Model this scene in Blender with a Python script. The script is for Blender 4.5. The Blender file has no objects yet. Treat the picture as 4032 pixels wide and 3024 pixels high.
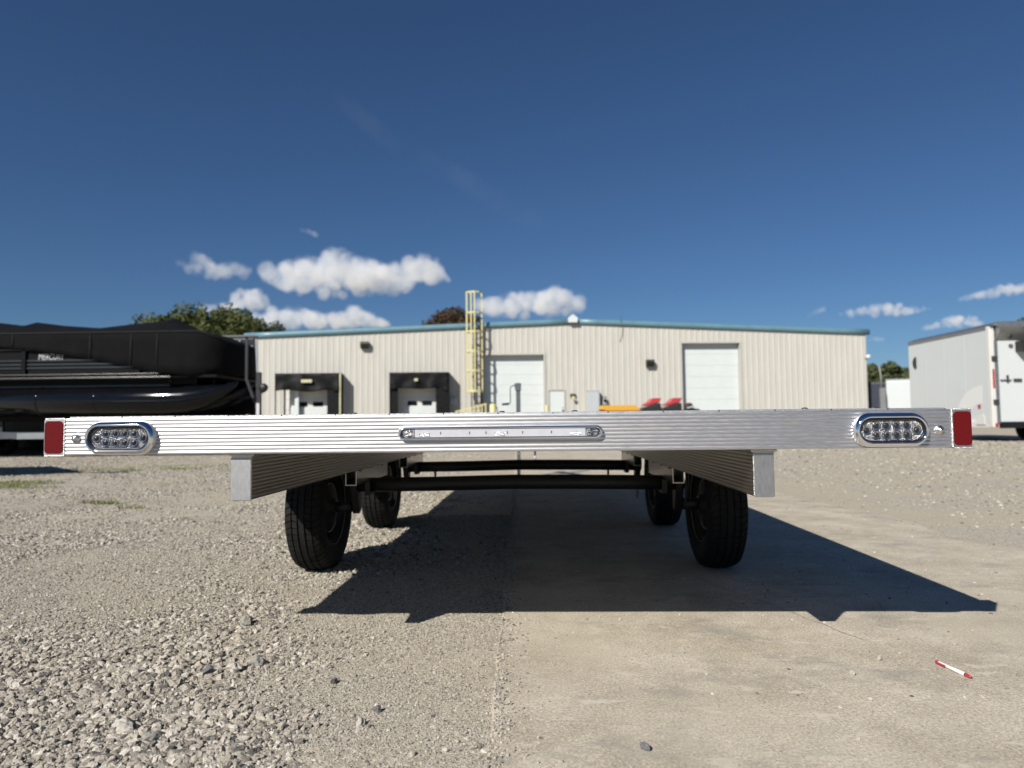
import bpy, bmesh, math, random
import numpy as np
from mathutils import Vector, Matrix, noise as mnoise

random.seed(7)
rng = np.random.default_rng(7)
R = math.radians
sc = bpy.context.scene
col = sc.collection

# ------------------------------------------------------------------ camera
yaw, pitch, roll = R(1.9), R(3.09), R(0.6)
CAM = Vector((0, 0, 0.709))
Fw = Vector((-math.sin(yaw) * math.cos(pitch), math.cos(yaw) * math.cos(pitch), math.sin(pitch)))
R0 = Vector((math.cos(yaw), math.sin(yaw), 0))
U0 = R0.cross(Fw)
Rt = R0 * math.cos(roll) - U0 * math.sin(roll)
Up = U0 * math.cos(roll) + R0 * math.sin(roll)
cd = bpy.data.cameras.new('camera')
cam = bpy.data.objects.new('camera', cd)
col.objects.link(cam)
cam.matrix_world = Matrix((Rt, Up, -Fw)).transposed().to_4x4()
cam.location = CAM
cd.sensor_width = 36.0
cd.lens = 24.97
cd.clip_start = 0.05
cd.clip_end = 20000
cd.dof.use_dof = True
cd.dof.focus_distance = 1.98
cd.dof.aperture_fstop = 3.4
sc.camera = cam

# ------------------------------------------------------------------ sky, sun, exposure
SUN_TRAVEL = Vector((0.484, 0.712, -0.628)).normalized()
sun_el = math.asin(-SUN_TRAVEL.z)
sun_az = math.atan2(-SUN_TRAVEL.x, -SUN_TRAVEL.y)      # from +Y, clockwise towards +X
w = bpy.data.worlds.new('World')
sc.world = w
w.use_nodes = True
nt = w.node_tree
bg = nt.nodes['Background']
sky = nt.nodes.new('ShaderNodeTexSky')
sky.sky_type = 'NISHITA'
sky.sun_disc = False
sky.sun_elevation = sun_el
sky.sun_rotation = sun_az
sky.altitude = 250
sky.air_density = 1.0
sky.dust_density = 0.0
sky.ozone_density = 10.0
nt.links.new(sky.outputs[0], bg.inputs[0])
bg.inputs[1].default_value = 0.05
sl = bpy.data.lights.new('sun', 'SUN')
sl.energy = 5.0
sl.angle = R(0.53)
sl.color = (1.0, 0.955, 0.88)
sun = bpy.data.objects.new('sun', sl)
sun.rotation_euler = SUN_TRAVEL.to_track_quat('-Z', 'Y').to_euler()
sun.location = (-8, -10, 12)
col.objects.link(sun)
sc.view_settings.view_transform = 'Standard'
sc.view_settings.look = 'None'
sc.view_settings.gamma = 1
sc.view_settings.exposure = 0.25
sc.view_settings.use_curve_mapping = False
cy = sc.cycles
cy.max_bounces = 10
cy.diffuse_bounces = 1
cy.glossy_bounces = 4
cy.transmission_bounces = 6
cy.transparent_max_bounces = 8
cy.volume_bounces = 4
cy.caustics_reflective = True
cy.caustics_refractive = False
cy.sample_clamp_indirect = 6
cy.use_denoising = True
cy.volume_step_rate = 2.0
cy.volume_max_steps = 256


# ------------------------------------------------------------------ materials
def new_mat(name):
    m = bpy.data.materials.new(name)
    m.use_nodes = True
    return m, m.node_tree.nodes, m.node_tree.links, m.node_tree.nodes['Principled BSDF']


def ramp(nd, stops):
    r = nd.new('ShaderNodeValToRGB')
    e = r.color_ramp.elements
    while len(e) < len(stops):
        e.new(0.5)
    for k, (p, c) in enumerate(stops):
        e[k].position = p
        e[k].color = (c[0], c[1], c[2], 1)
    return r


def M(name, c, rough=0.5, metal=0.0, var=0.0, scale=8.0, bump=0.0, bscale=60.0, stretch=(1, 1, 1), coat=0.0, spec=0.5):
    m, nd, lk, p = new_mat(name)
    p.inputs['Roughness'].default_value = rough
    p.inputs['Metallic'].default_value = metal
    p.inputs['Coat Weight'].default_value = coat
    p.inputs['Specular IOR Level'].default_value = spec
    p.inputs['Base Color'].default_value = (*c, 1)
    tc = nd.new('ShaderNodeTexCoord')
    mp = nd.new('ShaderNodeMapping')
    mp.inputs['Scale'].default_value = stretch
    lk.new(tc.outputs['Object'], mp.inputs[0])
    if var:
        n = nd.new('ShaderNodeTexNoise')
        n.inputs['Scale'].default_value = scale
        n.inputs['Detail'].default_value = 6
        n.inputs['Roughness'].default_value = 0.65
        lk.new(mp.outputs[0], n.inputs['Vector'])
        lo = [x * (1 - var) for x in c]
        hi = [min(1, x * (1 + var)) for x in c]
        r = ramp(nd, [(0.3, lo), (0.7, hi)])
        lk.new(n.outputs['Fac'], r.inputs[0])
        lk.new(r.outputs[0], p.inputs['Base Color'])
        rr = nd.new('ShaderNodeMapRange')
        rr.inputs[3].default_value = max(0.02, rough - 0.12 * var * 2)
        rr.inputs[4].default_value = min(1, rough + 0.15 * var * 2)
        lk.new(n.outputs['Fac'], rr.inputs[0])
        lk.new(rr.outputs[0], p.inputs['Roughness'])
    if bump:
        n2 = nd.new('ShaderNodeTexNoise')
        n2.inputs['Scale'].default_value = bscale
        n2.inputs['Detail'].default_value = 5
        lk.new(mp.outputs[0], n2.inputs['Vector'])
        b = nd.new('ShaderNodeBump')
        b.inputs['Strength'].default_value = bump
        b.inputs['Distance'].default_value = 0.01
        lk.new(n2.outputs['Fac'], b.inputs['Height'])
        lk.new(b.outputs[0], p.inputs['Normal'])
    return m


def brushed(name, c, rough, aniso, tangent, var=0.12, stretch=(1, 1, 1), scale=40.0, wear=0.0):
    """extruded aluminium: highlight spreads across the extrusion lines"""
    m, nd, lk, p = new_mat(name)
    p.inputs['Metallic'].default_value = 1.0
    p.inputs['Anisotropic'].default_value = aniso
    t = nd.new('ShaderNodeCombineXYZ')
    for k in range(3):
        t.inputs[k].default_value = tangent[k]
    lk.new(t.outputs[0], p.inputs['Tangent'])
    tc = nd.new('ShaderNodeTexCoord')
    mp = nd.new('ShaderNodeMapping')
    mp.inputs['Scale'].default_value = stretch
    lk.new(tc.outputs['Object'], mp.inputs[0])
    n = nd.new('ShaderNodeTexNoise')
    n.inputs['Scale'].default_value = scale
    n.inputs['Detail'].default_value = 8
    n.inputs['Roughness'].default_value = 0.7
    lk.new(mp.outputs[0], n.inputs['Vector'])
    r = ramp(nd, [(0.3, [x * (1 - var) for x in c]), (0.7, [min(1, x * (1 + var)) for x in c])])
    lk.new(n.outputs['Fac'], r.inputs[0])
    lk.new(r.outputs[0], p.inputs['Base Color'])
    mr = nd.new('ShaderNodeMapRange')
    mr.inputs[1].default_value = 0.3
    mr.inputs[2].default_value = 0.7
    mr.inputs[3].default_value = rough - 0.07
    mr.inputs[4].default_value = rough + 0.09
    lk.new(n.outputs['Fac'], mr.inputs[0])
    lk.new(mr.outputs[0], p.inputs['Roughness'])
    n2 = nd.new('ShaderNodeTexNoise')
    n2.inputs['Scale'].default_value = 260
    n2.inputs['Detail'].default_value = 3
    lk.new(tc.outputs['Object'], n2.inputs['Vector'])
    b = nd.new('ShaderNodeBump')
    b.inputs['Strength'].default_value = 0.12 + wear
    b.inputs['Distance'].default_value = 0.001
    lk.new(n2.outputs['Fac'], b.inputs['Height'])
    lk.new(b.outputs[0], p.inputs['Normal'])
    return m


ALU_FACE = brushed('extruded_aluminium_face', (0.54, 0.54, 0.55), 0.48, 0.2, (0, 0, 1), 0.07, (3, 30, 30), 14)
ALU_BEAM = brushed('extruded_aluminium_beam', (0.52, 0.49, 0.455), 0.34, 0.2, (0, 0, 1), 0.1, (30, 2, 30), 10)
ALU_PLATE = brushed('aluminium_plate', (0.40, 0.40, 0.405), 0.50, 0.0, (0, 0, 1), 0.14, (40, 40, 5), 9, 0.15)
ALU_WELD = M('weld_bead_aluminium', (0.74, 0.73, 0.71), 0.34, 1.0, 0.12, 120, 0.4, 300)
ALU_DECK = M('deck_plank_aluminium', (0.62, 0.62, 0.62), 0.45, 1.0, 0.1, 30, 0.2, 150)
CHROME = M('chrome_plating', (0.80, 0.81, 0.83), 0.07, 1.0, 0.04, 60)
STEEL_BOLT = M('zinc_bolt', (0.70, 0.70, 0.68), 0.28, 1.0, 0.1, 90)
STEEL_BLACK = M('black_painted_axle_steel', (0.012, 0.012, 0.013), 0.5, 0.0, 0.3, 20, 0.2, 80)
RUBBER = M('tyre_rubber', (0.012, 0.0118, 0.0115), 0.8, 0.0, 0.4, 25, 0.25, 200, spec=0.25)
RIM = M('black_wheel_rim', (0.02, 0.02, 0.021), 0.32, 0.0, 0.2, 12)
RIM_LIP = M('machined_rim_edge', (0.30, 0.30, 0.31), 0.35, 1.0, 0.1, 30)
JACK = M('galvanised_jack_steel', (0.10, 0.11, 0.118), 0.5, 0.2, 0.2, 22, 0.1, 80)
BLACK_PLASTIC = M('black_plastic', (0.02, 0.02, 0.02), 0.5, 0, 0.2, 30)


def red_tape():
    m, nd, lk, p = new_mat('red_reflective_tape')
    tc = nd.new('ShaderNodeTexCoord')
    v = nd.new('ShaderNodeTexVoronoi')
    v.inputs['Scale'].default_value = 420
    lk.new(tc.outputs['Object'], v.inputs['Vector'])
    r = ramp(nd, [(0.0, (0.085, 0.0025, 0.004)), (1.0, (0.13, 0.005, 0.007))])
    lk.new(v.outputs['Distance'], r.inputs[0])
    lk.new(r.outputs[0], p.inputs['Base Color'])
    p.inputs['Specular IOR Level'].default_value = 0.25
    p.inputs['Roughness'].default_value = 0.3
    return m


RED_TAPE = red_tape()
LED_CUP = M('led_reflector_cup', (0.42, 0.42, 0.44), 0.10, 1.0, 0.06, 200)
LED_PLATE = M('led_reflector_plate', (0.36, 0.36, 0.375), 0.22, 1.0, 0.35, 130, 0.6, 420)
LED_EYE = M('dark_led_eye', (0.02, 0.02, 0.024), 0.12, 0)
GASKET = M('black_rubber_gasket', (0.012, 0.012, 0.012), 0.35, 0)


def clear(name, c=(1, 1, 1), rough=0.02):
    m, nd, lk, p = new_mat(name)
    p.inputs['Base Color'].default_value = (*c, 1)
    p.inputs['Transmission Weight'].default_value = 1.0
    p.inputs['IOR'].default_value = 1.45
    p.inputs['Roughness'].default_value = rough
    return m


LED_GLASS = clear('clear_led_lens')
BAR_WHITE = M('white_light_strip', (0.50, 0.50, 0.54), 0.12, 0, 0.05, 40, coat=0.6)
BAR_DARK = M('dark_circuit_mark', (0.10, 0.10, 0.11), 0.3)
BAR_MIRROR = M('silvered_light_patch', (0.8, 0.8, 0.82), 0.15, 0.9, 0.2, 200, 0.5, 300)


def concrete_mat():
    m, nd, lk, p = new_mat('dusty_concrete')
    tc = nd.new('ShaderNodeTexCoord')

    def noise(scale, det=6, ro=0.6, st=(1, 1, 1), rot=0.0):
        mp = nd.new('ShaderNodeMapping')
        mp.inputs['Scale'].default_value = st
        mp.inputs['Rotation'].default_value = (0, 0, rot)
        lk.new(tc.outputs['Object'], mp.inputs[0])
        n = nd.new('ShaderNodeTexNoise')
        n.inputs['Scale'].default_value = scale
        n.inputs['Detail'].default_value = det
        n.inputs['Roughness'].default_value = ro
        lk.new(mp.outputs[0], n.inputs['Vector'])
        return n.outputs['Fac']

    def mix(a, b, f, mode='MIX', fac=None):
        x = nd.new('ShaderNodeMix')
        x.data_type = 'RGBA'
        x.blend_type = mode
        if f is not None:
            lk.new(f, x.inputs[0])
        else:
            x.inputs[0].default_value = fac
        lk.new(a, x.inputs[6])
        lk.new(b, x.inputs[7])
        return x.outputs[2]

    base = ramp(nd, [(0.36, (0.377, 0.331, 0.261)), (0.5, (0.464, 0.414, 0.332)), (0.64, (0.541, 0.490, 0.404))])
    lk.new(noise(2.6, 9, 0.72), base.inputs[0])
    fine = ramp(nd, [(0.36, (0.58, 0.57, 0.56)), (0.5, (0.97, 0.97, 0.97)), (0.60, (1.4, 1.38, 1.33))])
    lk.new(noise(130, 6, 0.85), fine.inputs[0])
    c = mix(base.outputs[0], fine.outputs[0], None, 'MULTIPLY', 1.0)
    # pale scrape streaks
    st = ramp(nd, [(0.57, (0, 0, 0)), (0.63, (0.9, 0.9, 0.9))])
    lk.new(noise(7.5, 8, 0.72, (1.0, 1.7, 1), R(35)), st.inputs[0])
    pale = nd.new('ShaderNodeRGB')
    pale.outputs[0].default_value = (0.58, 0.525, 0.43, 1)
    c = mix(c, pale.outputs[0], st.outputs[0])
    # dark grey scuffs
    dk = ramp(nd, [(0.53, (0, 0, 0)), (0.66, (0.7, 0.7, 0.7))])
    lk.new(noise(2.4, 9, 0.75, (1.0, 1.5, 1), R(-30)), dk.inputs[0])
    grey = nd.new('ShaderNodeRGB')
    grey.outputs[0].default_value = (0.27, 0.25, 0.22, 1)
    c = mix(c, grey.outputs[0], dk.outputs[0])
    # yellow dust
    du = ramp(nd, [(0.48, (0, 0, 0)), (0.68, (0.7, 0.7, 0.7))])
    lk.new(noise(0.8, 7, 0.6, (1.6, 0.8, 1)), du.inputs[0])
    dust = nd.new('ShaderNodeRGB')
    dust.outputs[0].default_value = (0.50, 0.448, 0.348, 1)
    c = mix(c, dust.outputs[0], du.outputs[0])
    # specks
    v = nd.new('ShaderNodeTexVoronoi')
    v.inputs['Scale'].default_value = 48
    lk.new(tc.outputs['Object'], v.inputs['Vector'])
    sp = ramp(nd, [(0.08, (1, 1, 1)), (0.17, (0, 0, 0))])
    lk.new(v.outputs['Distance'], sp.inputs[0])
    spc = ramp(nd, [(0.0, (0.15, 0.14, 0.12)), (0.35, (0.25, 0.22, 0.18)), (0.6, (0.55, 0.51, 0.44)), (1.0, (0.62, 0.58, 0.5))])
    lk.new(v.outputs['Color'], spc.inputs[0])
    c = mix(c, spc.outputs[0], sp.outputs[0])
    lk.new(c, p.inputs['Base Color'])
    p.inputs['Roughness'].default_value = 0.92
    p.inputs['Specular IOR Level'].default_value = 0.2
    h = nd.new('ShaderNodeMath')
    h.operation = 'ADD'
    lk.new(noise(240, 3, 0.7), h.inputs[0])
    lk.new(noise(9, 6, 0.6), h.inputs[1])
    b = nd.new('ShaderNodeBump')
    b.inputs['Strength'].default_value = 0.35
    b.inputs['Distance'].default_value = 0.004
    lk.new(h.outputs[0], b.inputs['Height'])
    lk.new(b.outputs[0], p.inputs['Normal'])
    return m


def gravel_ground_mat():
    m, nd, lk, p = new_mat('crushed_stone_ground')
    tc = nd.new('ShaderNodeTexCoord')
    cols = []
    hs = []
    for s in (95, 210):
        v = nd.new('ShaderNodeTexVoronoi')
        v.inputs['Scale'].default_value = s
        v.inputs['Randomness'].default_value = 1.0
        lk.new(tc.outputs['Object'], v.inputs['Vector'])
        sep = nd.new('ShaderNodeSeparateColor')
        lk.new(v.outputs['Color'], sep.inputs[0])
        r = ramp(nd, [(0.0, (0.207, 0.188, 0.157)), (0.35, (0.357, 0.323, 0.263)), (0.7, (0.461, 0.422, 0.346)), (1.0, (0.602, 0.554, 0.471))])
        lk.new(sep.outputs[0], r.inputs[0])
        cols.append(r.outputs[0])
        hs.append(v.outputs['Distance'])
    mx = nd.new('ShaderNodeMix')
    mx.data_type = 'RGBA'
    n0 = nd.new('ShaderNodeTexNoise')
    n0.inputs['Scale'].default_value = 3.0
    n0.inputs['Detail'].default_value = 6
    lk.new(tc.outputs['Object'], n0.inputs['Vector'])
    f0 = ramp(nd, [(0.42, (0, 0, 0)), (0.58, (1, 1, 1))])
    lk.new(n0.outputs['Fac'], f0.inputs[0])
    lk.new(f0.outputs[0], mx.inputs[0])
    lk.new(cols[0], mx.inputs[6])
    lk.new(cols[1], mx.inputs[7])
    # dust patches
    n1 = nd.new('ShaderNodeTexNoise')
    n1.inputs['Scale'].default_value = 0.9
    n1.inputs['Detail'].default_value = 7
    lk.new(tc.outputs['Object'], n1.inputs['Vector'])
    f1 = ramp(nd, [(0.40, (0.12, 0.12, 0.12)), (0.66, (0.85, 0.85, 0.85))])
    lk.new(n1.outputs['Fac'], f1.inputs[0])
    n2 = nd.new('ShaderNodeTexNoise')
    n2.inputs['Scale'].default_value = 120
    n2.inputs['Detail'].default_value = 4
    lk.new(tc.outputs['Object'], n2.inputs['Vector'])
    dr = ramp(nd, [(0.36, (0.367, 0.317, 0.231)), (0.64, (0.526, 0.465, 0.352))])
    lk.new(n2.outputs['Fac'], dr.inputs[0])
    m2 = nd.new('ShaderNodeMix')
    m2.data_type = 'RGBA'
    lk.new(f1.outputs[0], m2.inputs[0])
    lk.new(mx.outputs[2], m2.inputs[6])
    lk.new(dr.outputs[0], m2.inputs[7])
    lk.new(m2.outputs[2], p.inputs['Base Color'])
    p.inputs['Roughness'].default_value = 0.95
    p.inputs['Specular IOR Level'].default_value = 0.15
    b = nd.new('ShaderNodeBump')
    b.inputs['Strength'].default_value = 0.5
    b.inputs['Distance'].default_value = 0.003
    b.invert = True
    ad = nd.new('ShaderNodeMath')
    ad.operation = 'ADD'
    lk.new(hs[0], ad.inputs[0])
    lk.new(hs[1], ad.inputs[1])
    lk.new(ad.outputs[0], b.inputs['Height'])
    lk.new(b.outputs[0], p.inputs['Normal'])
    return m


def stone_mat(name='crushed_limestone', rnd=True, c=None):
    m, nd, lk, p = new_mat(name)
    tc = nd.new('ShaderNodeTexCoord')
    n = nd.new('ShaderNodeTexNoise')
    n.inputs['Scale'].default_value = 2.2 if rnd else 60
    n.inputs['Detail'].default_value = 6
    n.inputs['Roughness'].default_value = 0.7
    lk.new(tc.outputs['Object'], n.inputs['Vector'])
    if rnd:
        oi = nd.new('ShaderNodeObjectInfo')
        r = ramp(nd, [(0.0, (0.132, 0.126, 0.125)), (0.08, (0.226, 0.211, 0.190)), (0.25, (0.395, 0.361, 0.303)), (0.7, (0.517, 0.474, 0.400)), (1.0, (0.696, 0.657, 0.577))])
        lk.new(oi.outputs['Random'], r.inputs[0])
        base = r.outputs[0]
    else:
        q = nd.new('ShaderNodeRGB')
        q.outputs[0].default_value = (*c, 1)
        base = q.outputs[0]
    sh = ramp(nd, [(0.25, (0.7, 0.69, 0.68)), (0.75, (1.15, 1.14, 1.12))])
    lk.new(n.outputs['Fac'], sh.inputs[0])
    x = nd.new('ShaderNodeMix')
    x.data_type = 'RGBA'
    x.blend_type = 'MULTIPLY'
    x.inputs[0].default_value = 1
    lk.new(base, x.inputs[6])
    lk.new(sh.outputs[0], x.inputs[7])
    lk.new(x.outputs[2], p.inputs['Base Color'])
    p.inputs['Roughness'].default_value = 0.9
    p.inputs['Specular IOR Level'].default_value = 0.2
    b = nd.new('ShaderNodeBump')
    b.inputs['Strength'].default_value = 0.4
    b.inputs['Distance'].default_value = 0.2 if rnd else 0.004
    lk.new(n.outputs['Fac'], b.inputs['Height'])
    lk.new(b.outputs[0], p.inputs['Normal'])
    return m


CONCRETE = concrete_mat()
GRAVEL = gravel_ground_mat()
STONE = stone_mat()
WALL_METAL = M('beige_ribbed_steel', (0.505, 0.488, 0.438), 0.45, 0, 0.07, 1.2, 0, 60, (3, 3, 0.4))
TRIM_BEIGE = M('beige_trim_steel', (0.47, 0.455, 0.41), 0.45, 0, 0.05, 2)
TEAL = M('teal_roof_trim', (0.115, 0.225, 0.275), 0.38, 0, 0.1, 3)
ROOF = M('galvalume_roof', (0.45, 0.46, 0.46), 0.4, 0.6, 0.1, 2)
WHITE_DOOR = M('white_painted_steel_door', (0.60, 0.64, 0.63), 0.4, 0, 0.03, 2)
DOCK_GREY = M('grey_dock_door', (0.62, 0.61, 0.58), 0.5, 0, 0.06, 4)
DOCK_FABRIC = M('black_dock_shelter_fabric', (0.006, 0.006, 0.0065), 0.5, 0, 0.5, 5, 0.6, 9, spec=0.2)
DARK_GLASS = M('dark_window_glass', (0.01, 0.012, 0.015), 0.08)
YELLOW = M('safety_yellow_paint', (0.62, 0.56, 0.27), 0.45, 0, 0.08, 5)
BROWN_METAL = M('bronze_fixture_metal', (0.055, 0.048, 0.038), 0.45, 0.3, 0.2, 20)
DARK_STEEL = M('dark_ladder_steel', (0.08, 0.08, 0.085), 0.5, 0.6, 0.2, 20)
GREY_STEEL = M('grey_enclosure_steel', (0.45, 0.48, 0.49), 0.45, 0, 0.04, 4)
SIGN_TAN = M('tan_number_plate', (0.52, 0.50, 0.32), 0.5, 0, 0.1, 8)
COVER = M('black_cover_canvas', (0.0055, 0.0055, 0.006), 0.9, 0, 0.35, 2.5, 0.7, 6, spec=0.12)
GELCOAT = M('gloss_black_aluminium', (0.004, 0.0045, 0.006), 0.11, 0.0, 0.2, 3, spec=0.25)
BOAT_PANEL = M('black_boat_panel', (0.003, 0.003, 0.0035), 0.5, 0, spec=0.12)
BOAT_RAIL = M('satin_grey_boat_rail', (0.10, 0.10, 0.10), 0.3, 0.9, 0.1, 4)
BOAT_TRIM = M('polished_boat_trim', (0.045, 0.045, 0.043), 0.22, 0.6, 0.2, 6)
TEXT_WHITE = M('pale_lettering', (0.55, 0.55, 0.55), 0.5)
TEXT_GREY = M('dull_grey_lettering', (0.09, 0.095, 0.11), 0.5)
TRAILER_WHITE = M('white_trailer_skin', (0.56, 0.585, 0.585), 0.33, 0, 0.02, 1.2)
TRAILER_WARM = M('white_trailer_trim', (0.62, 0.615, 0.58), 0.35, 0, 0.03, 2)
TRIM_GREY = M('mill_aluminium_trim', (0.34, 0.35, 0.36), 0.4, 0.8, 0.1, 6)
BLACK_SKIN = M('black_trailer_skin', (0.005, 0.0055, 0.007), 0.4, 0, 0.1, 3)
NAVY_SKIN = M('navy_trailer_skin', (0.03, 0.036, 0.052), 0.35, 0, 0.1, 3)
RED_PLASTIC = M('red_lens_plastic', (0.38, 0.02, 0.025), 0.3)
RED_PAINT = M('red_vehicle_plastic', (0.42, 0.045, 0.055), 0.32, 0, 0.05, 4)
AMBER_YELLOW = M('golden_yellow_cover', (0.62, 0.33, 0.035), 0.5, 0, 0.05, 6)
PEN_WHITE = M('white_pen_plastic', (0.74, 0.74, 0.72), 0.3, 0, 0.03, 80)
PEN_RED = M('red_pen_plastic', (0.45, 0.03, 0.055), 0.3)


# ------------------------------------------------------------------ mesh helpers
class MB:
    def __init__(s):
        s.v, s.f, s.sm = [], [], []

    def add(s, vs, fs, smooth=False):
        o = len(s.v)
        s.v += [tuple(p) for p in vs]
        s.f += [tuple(i + o for i in q) for q in fs]
        s.sm += [smooth] * len(fs)
        return s

    def box(s, x0, x1, y0, y1, z0, z1):
        vs = [(x, y, z) for z in (z0, z1) for y in (y0, y1) for x in (x0, x1)]
        return s.add(vs, [(0, 2, 3, 1), (4, 5, 7, 6), (0, 1, 5, 4), (2, 6, 7, 3), (0, 4, 6, 2), (1, 3, 7, 5)])

    def prism(s, poly, axis, a, b, smooth=False):
        """poly: 2-D outline; axis 'x': (y,z), 'y': (x,z), 'z': (x,y)"""
        def P(q, t):
            return {'x': (t, q[0], q[1]), 'y': (q[0], t, q[1]), 'z': (q[0], q[1], t)}[axis]
        n = len(poly)
        vs = [P(q, a) for q in poly] + [P(q, b) for q in poly]
        fs = [tuple(range(n)), tuple(range(2 * n - 1, n - 1, -1))]
        s.add(vs, fs)
        o = len(s.v) - 2 * n
        for i in range(n):
            j = (i + 1) % n
            s.f.append((o + i, o + n + i, o + n + j, o + j))
            s.sm.append(smooth)
        return s

    def rings(s, rings, closed=True, caps=True, smooth=True):
        n = len(rings[0])
        o = len(s.v)
        for r in rings:
            s.v += [tuple(p) for p in r]
        for i in range(len(rings) - 1):
            for j in range(n if closed else n - 1):
                k = (j + 1) % n
                s.f.append((o + i * n + j, o + i * n + k, o + (i + 1) * n + k, o + (i + 1) * n + j))
                s.sm.append(smooth)
        if caps and closed:
            s.f.append(tuple(o + j for j in range(n - 1, -1, -1)))
            s.f.append(tuple(o + (len(rings) - 1) * n + j for j in range(n)))
            s.sm += [False, False]
        return s

    def tube(s, pts, r, n=10, caps=True, smooth=True):
        pts = [Vector(p) for p in pts]
        rs = r if isinstance(r, (list, tuple)) else [r] * len(pts)
        out = []
        ref = None
        for i, p in enumerate(pts):
            a = pts[max(0, i - 1)]
            b = pts[min(len(pts) - 1, i + 1)]
            t = (b - a).normalized()
            if ref is None:
                ref = t.orthogonal().normalized()
            ref = (ref - t * ref.dot(t)).normalized()
            u = t.cross(ref)
            out.append([p + (ref * math.cos(2 * math.pi * k / n) + u * math.sin(2 * math.pi * k / n)) * rs[i] for k in range(n)])
        return s.rings(out, True, caps, smooth)

    def bar(s, a, b, wx, wz):
        """square-section bar from a to b"""
        a, b = Vector(a), Vector(b)
        t = (b - a).normalized()
        u = t.cross(Vector((0, 0, 1)))
        if u.length < 1e-3:
            u = Vector((1, 0, 0))
        u.normalize()
        q = u.cross(t)
        out = [[p + u * sx * wx / 2 + q * sz * wz / 2 for sx, sz in ((-1, -1), (1, -1), (1, 1), (-1, 1))] for p in (a, b)]
        return s.rings(out, True, True, False)

    def lathe(s, prof, axis, c, n=48, closed=False, smooth=True):
        """prof: list of (radius, offset along axis)"""
        c = Vector(c)
        ax = {'x': 0, 'y': 1, 'z': 2}[axis]
        o1, o2 = (ax + 1) % 3, (ax + 2) % 3
        m = len(prof)
        o = len(s.v)
        for k in range(n):
            t = 2 * math.pi * k / n
            for r, h in prof:
                p = [0, 0, 0]
                p[ax] = c[ax] + h
                p[o1] = c[o1] + r * math.cos(t)
                p[o2] = c[o2] + r * math.sin(t)
                s.v.append(tuple(p))
        for k in range(n):
            k2 = (k + 1) % n
            for j in range(m if closed else m - 1):
                j2 = (j + 1) % m
                s.f.append((o + k * m + j, o + k * m + j2, o + k2 * m + j2, o + k2 * m + j))
                s.sm.append(smooth)
        return s

    def mesh(s, name, mat):
        me = bpy.data.meshes.new(name)
        me.from_pydata(s.v, [], s.f)
        me.polygons.foreach_set('use_smooth', s.sm)
        bm = bmesh.new()
        bm.from_mesh(me)
        bmesh.ops.remove_doubles(bm, verts=bm.verts, dist=1e-6)
        bmesh.ops.recalc_face_normals(bm, faces=bm.faces)
        bm.to_mesh(me)
        bm.free()
        me.materials.append(mat)
        return me

    def build(s, name, mat, parent=None, loc=None, bevel=0.0):
        o = bpy.data.objects.new(name, s.mesh(name, mat))
        col.objects.link(o)
        if parent:
            o.parent = parent
        if loc:
            o.location = loc
        if bevel:
            b = o.modifiers.new('bevel', 'BEVEL')
            b.width = bevel
            b.segments = 2
            b.limit_method = 'ANGLE'
        return o


def empty(name, loc=(0, 0, 0), rz=0.0, parent=None):
    o = bpy.data.objects.new(name, None)
    o.empty_display_size = 0.2
    o.location = loc
    o.rotation_euler = (0, 0, rz)
    if parent:
        o.parent = parent
    col.objects.link(o)
    return o


def tag(o, label=None, cat=None, group=None, kind=None):
    if label:
        o['label'] = label
    if cat:
        o['category'] = cat
    if group:
        o['group'] = group
    if kind:
        o['kind'] = kind
    return o


def inst(me, name, parent, loc=(0, 0, 0), rot=(0, 0, 0), scale=(1, 1, 1)):
    o = bpy.data.objects.new(name, me)
    o.parent = parent
    o.location = loc
    o.rotation_euler = rot
    o.scale = scale
    col.objects.link(o)
    return o


def stadium(L, h, n=14):
    """closed outline of a pill of total length L and height h"""
    r = h / 2
    a = L / 2 - r
    pts = []
    for k in range(n + 1):
        t = -math.pi / 2 + math.pi * k / n
        pts.append((a + r * math.cos(t), r * math.sin(t)))
    for k in range(n + 1):
        t = math.pi / 2 + math.pi * k / n
        pts.append((-a + r * math.cos(t), r * math.sin(t)))
    return pts


def rrect(x0, x1, z0, z1, r, n=6):
    pts = []
    for cx_, cz_, a0 in ((x1 - r, z1 - r, 0), (x0 + r, z1 - r, 90), (x0 + r, z0 + r, 180), (x1 - r, z0 + r, 270)):
        for k in range(n + 1):
            t = R(a0 + 90 * k / n)
            pts.append((cx_ + r * math.cos(t), cz_ + r * math.sin(t)))
    return pts


# ================================================================== the setting
g = MB()
xs = [-3000, -400, -60, -12, 12, 60, 400, 3000]
ys = [-400, -60, -4, 12, 60, 400, 4000]
vs = [(x, y, 0) for y in ys for x in xs]
nx = len(xs)
g.add(vs, [(j * nx + i, j * nx + i + 1, (j + 1) * nx + i + 1, (j + 1) * nx + i) for j in range(len(ys) - 1) for i in range(nx - 1)])
tag(g.build('gravel_ground', GRAVEL), 'pale crushed stone yard ground reaching to the building', None, None, 'structure')


def slab_left(y):
    return -0.075 - 0.0235 * y - 0.0006 * max(0, y - 4) ** 1.5 + 0.014 * mnoise.noise((y * 1.3, 3.1, 0)) + 0.008 * mnoise.noise((y * 6, 1.1, 0)) + 0.005 * mnoise.noise((y * 23, 4.1, 0))


def slab_right(y):
    a = 3.3 - 0.14 * y if y < 6 else 2.46 + (y - 6) * 0.03
    return a + 0.16 * mnoise.noise((y * 0.8, 7.7, 0)) + 0.06 * mnoise.noise((y * 3.3, 2.7, 0))


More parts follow.
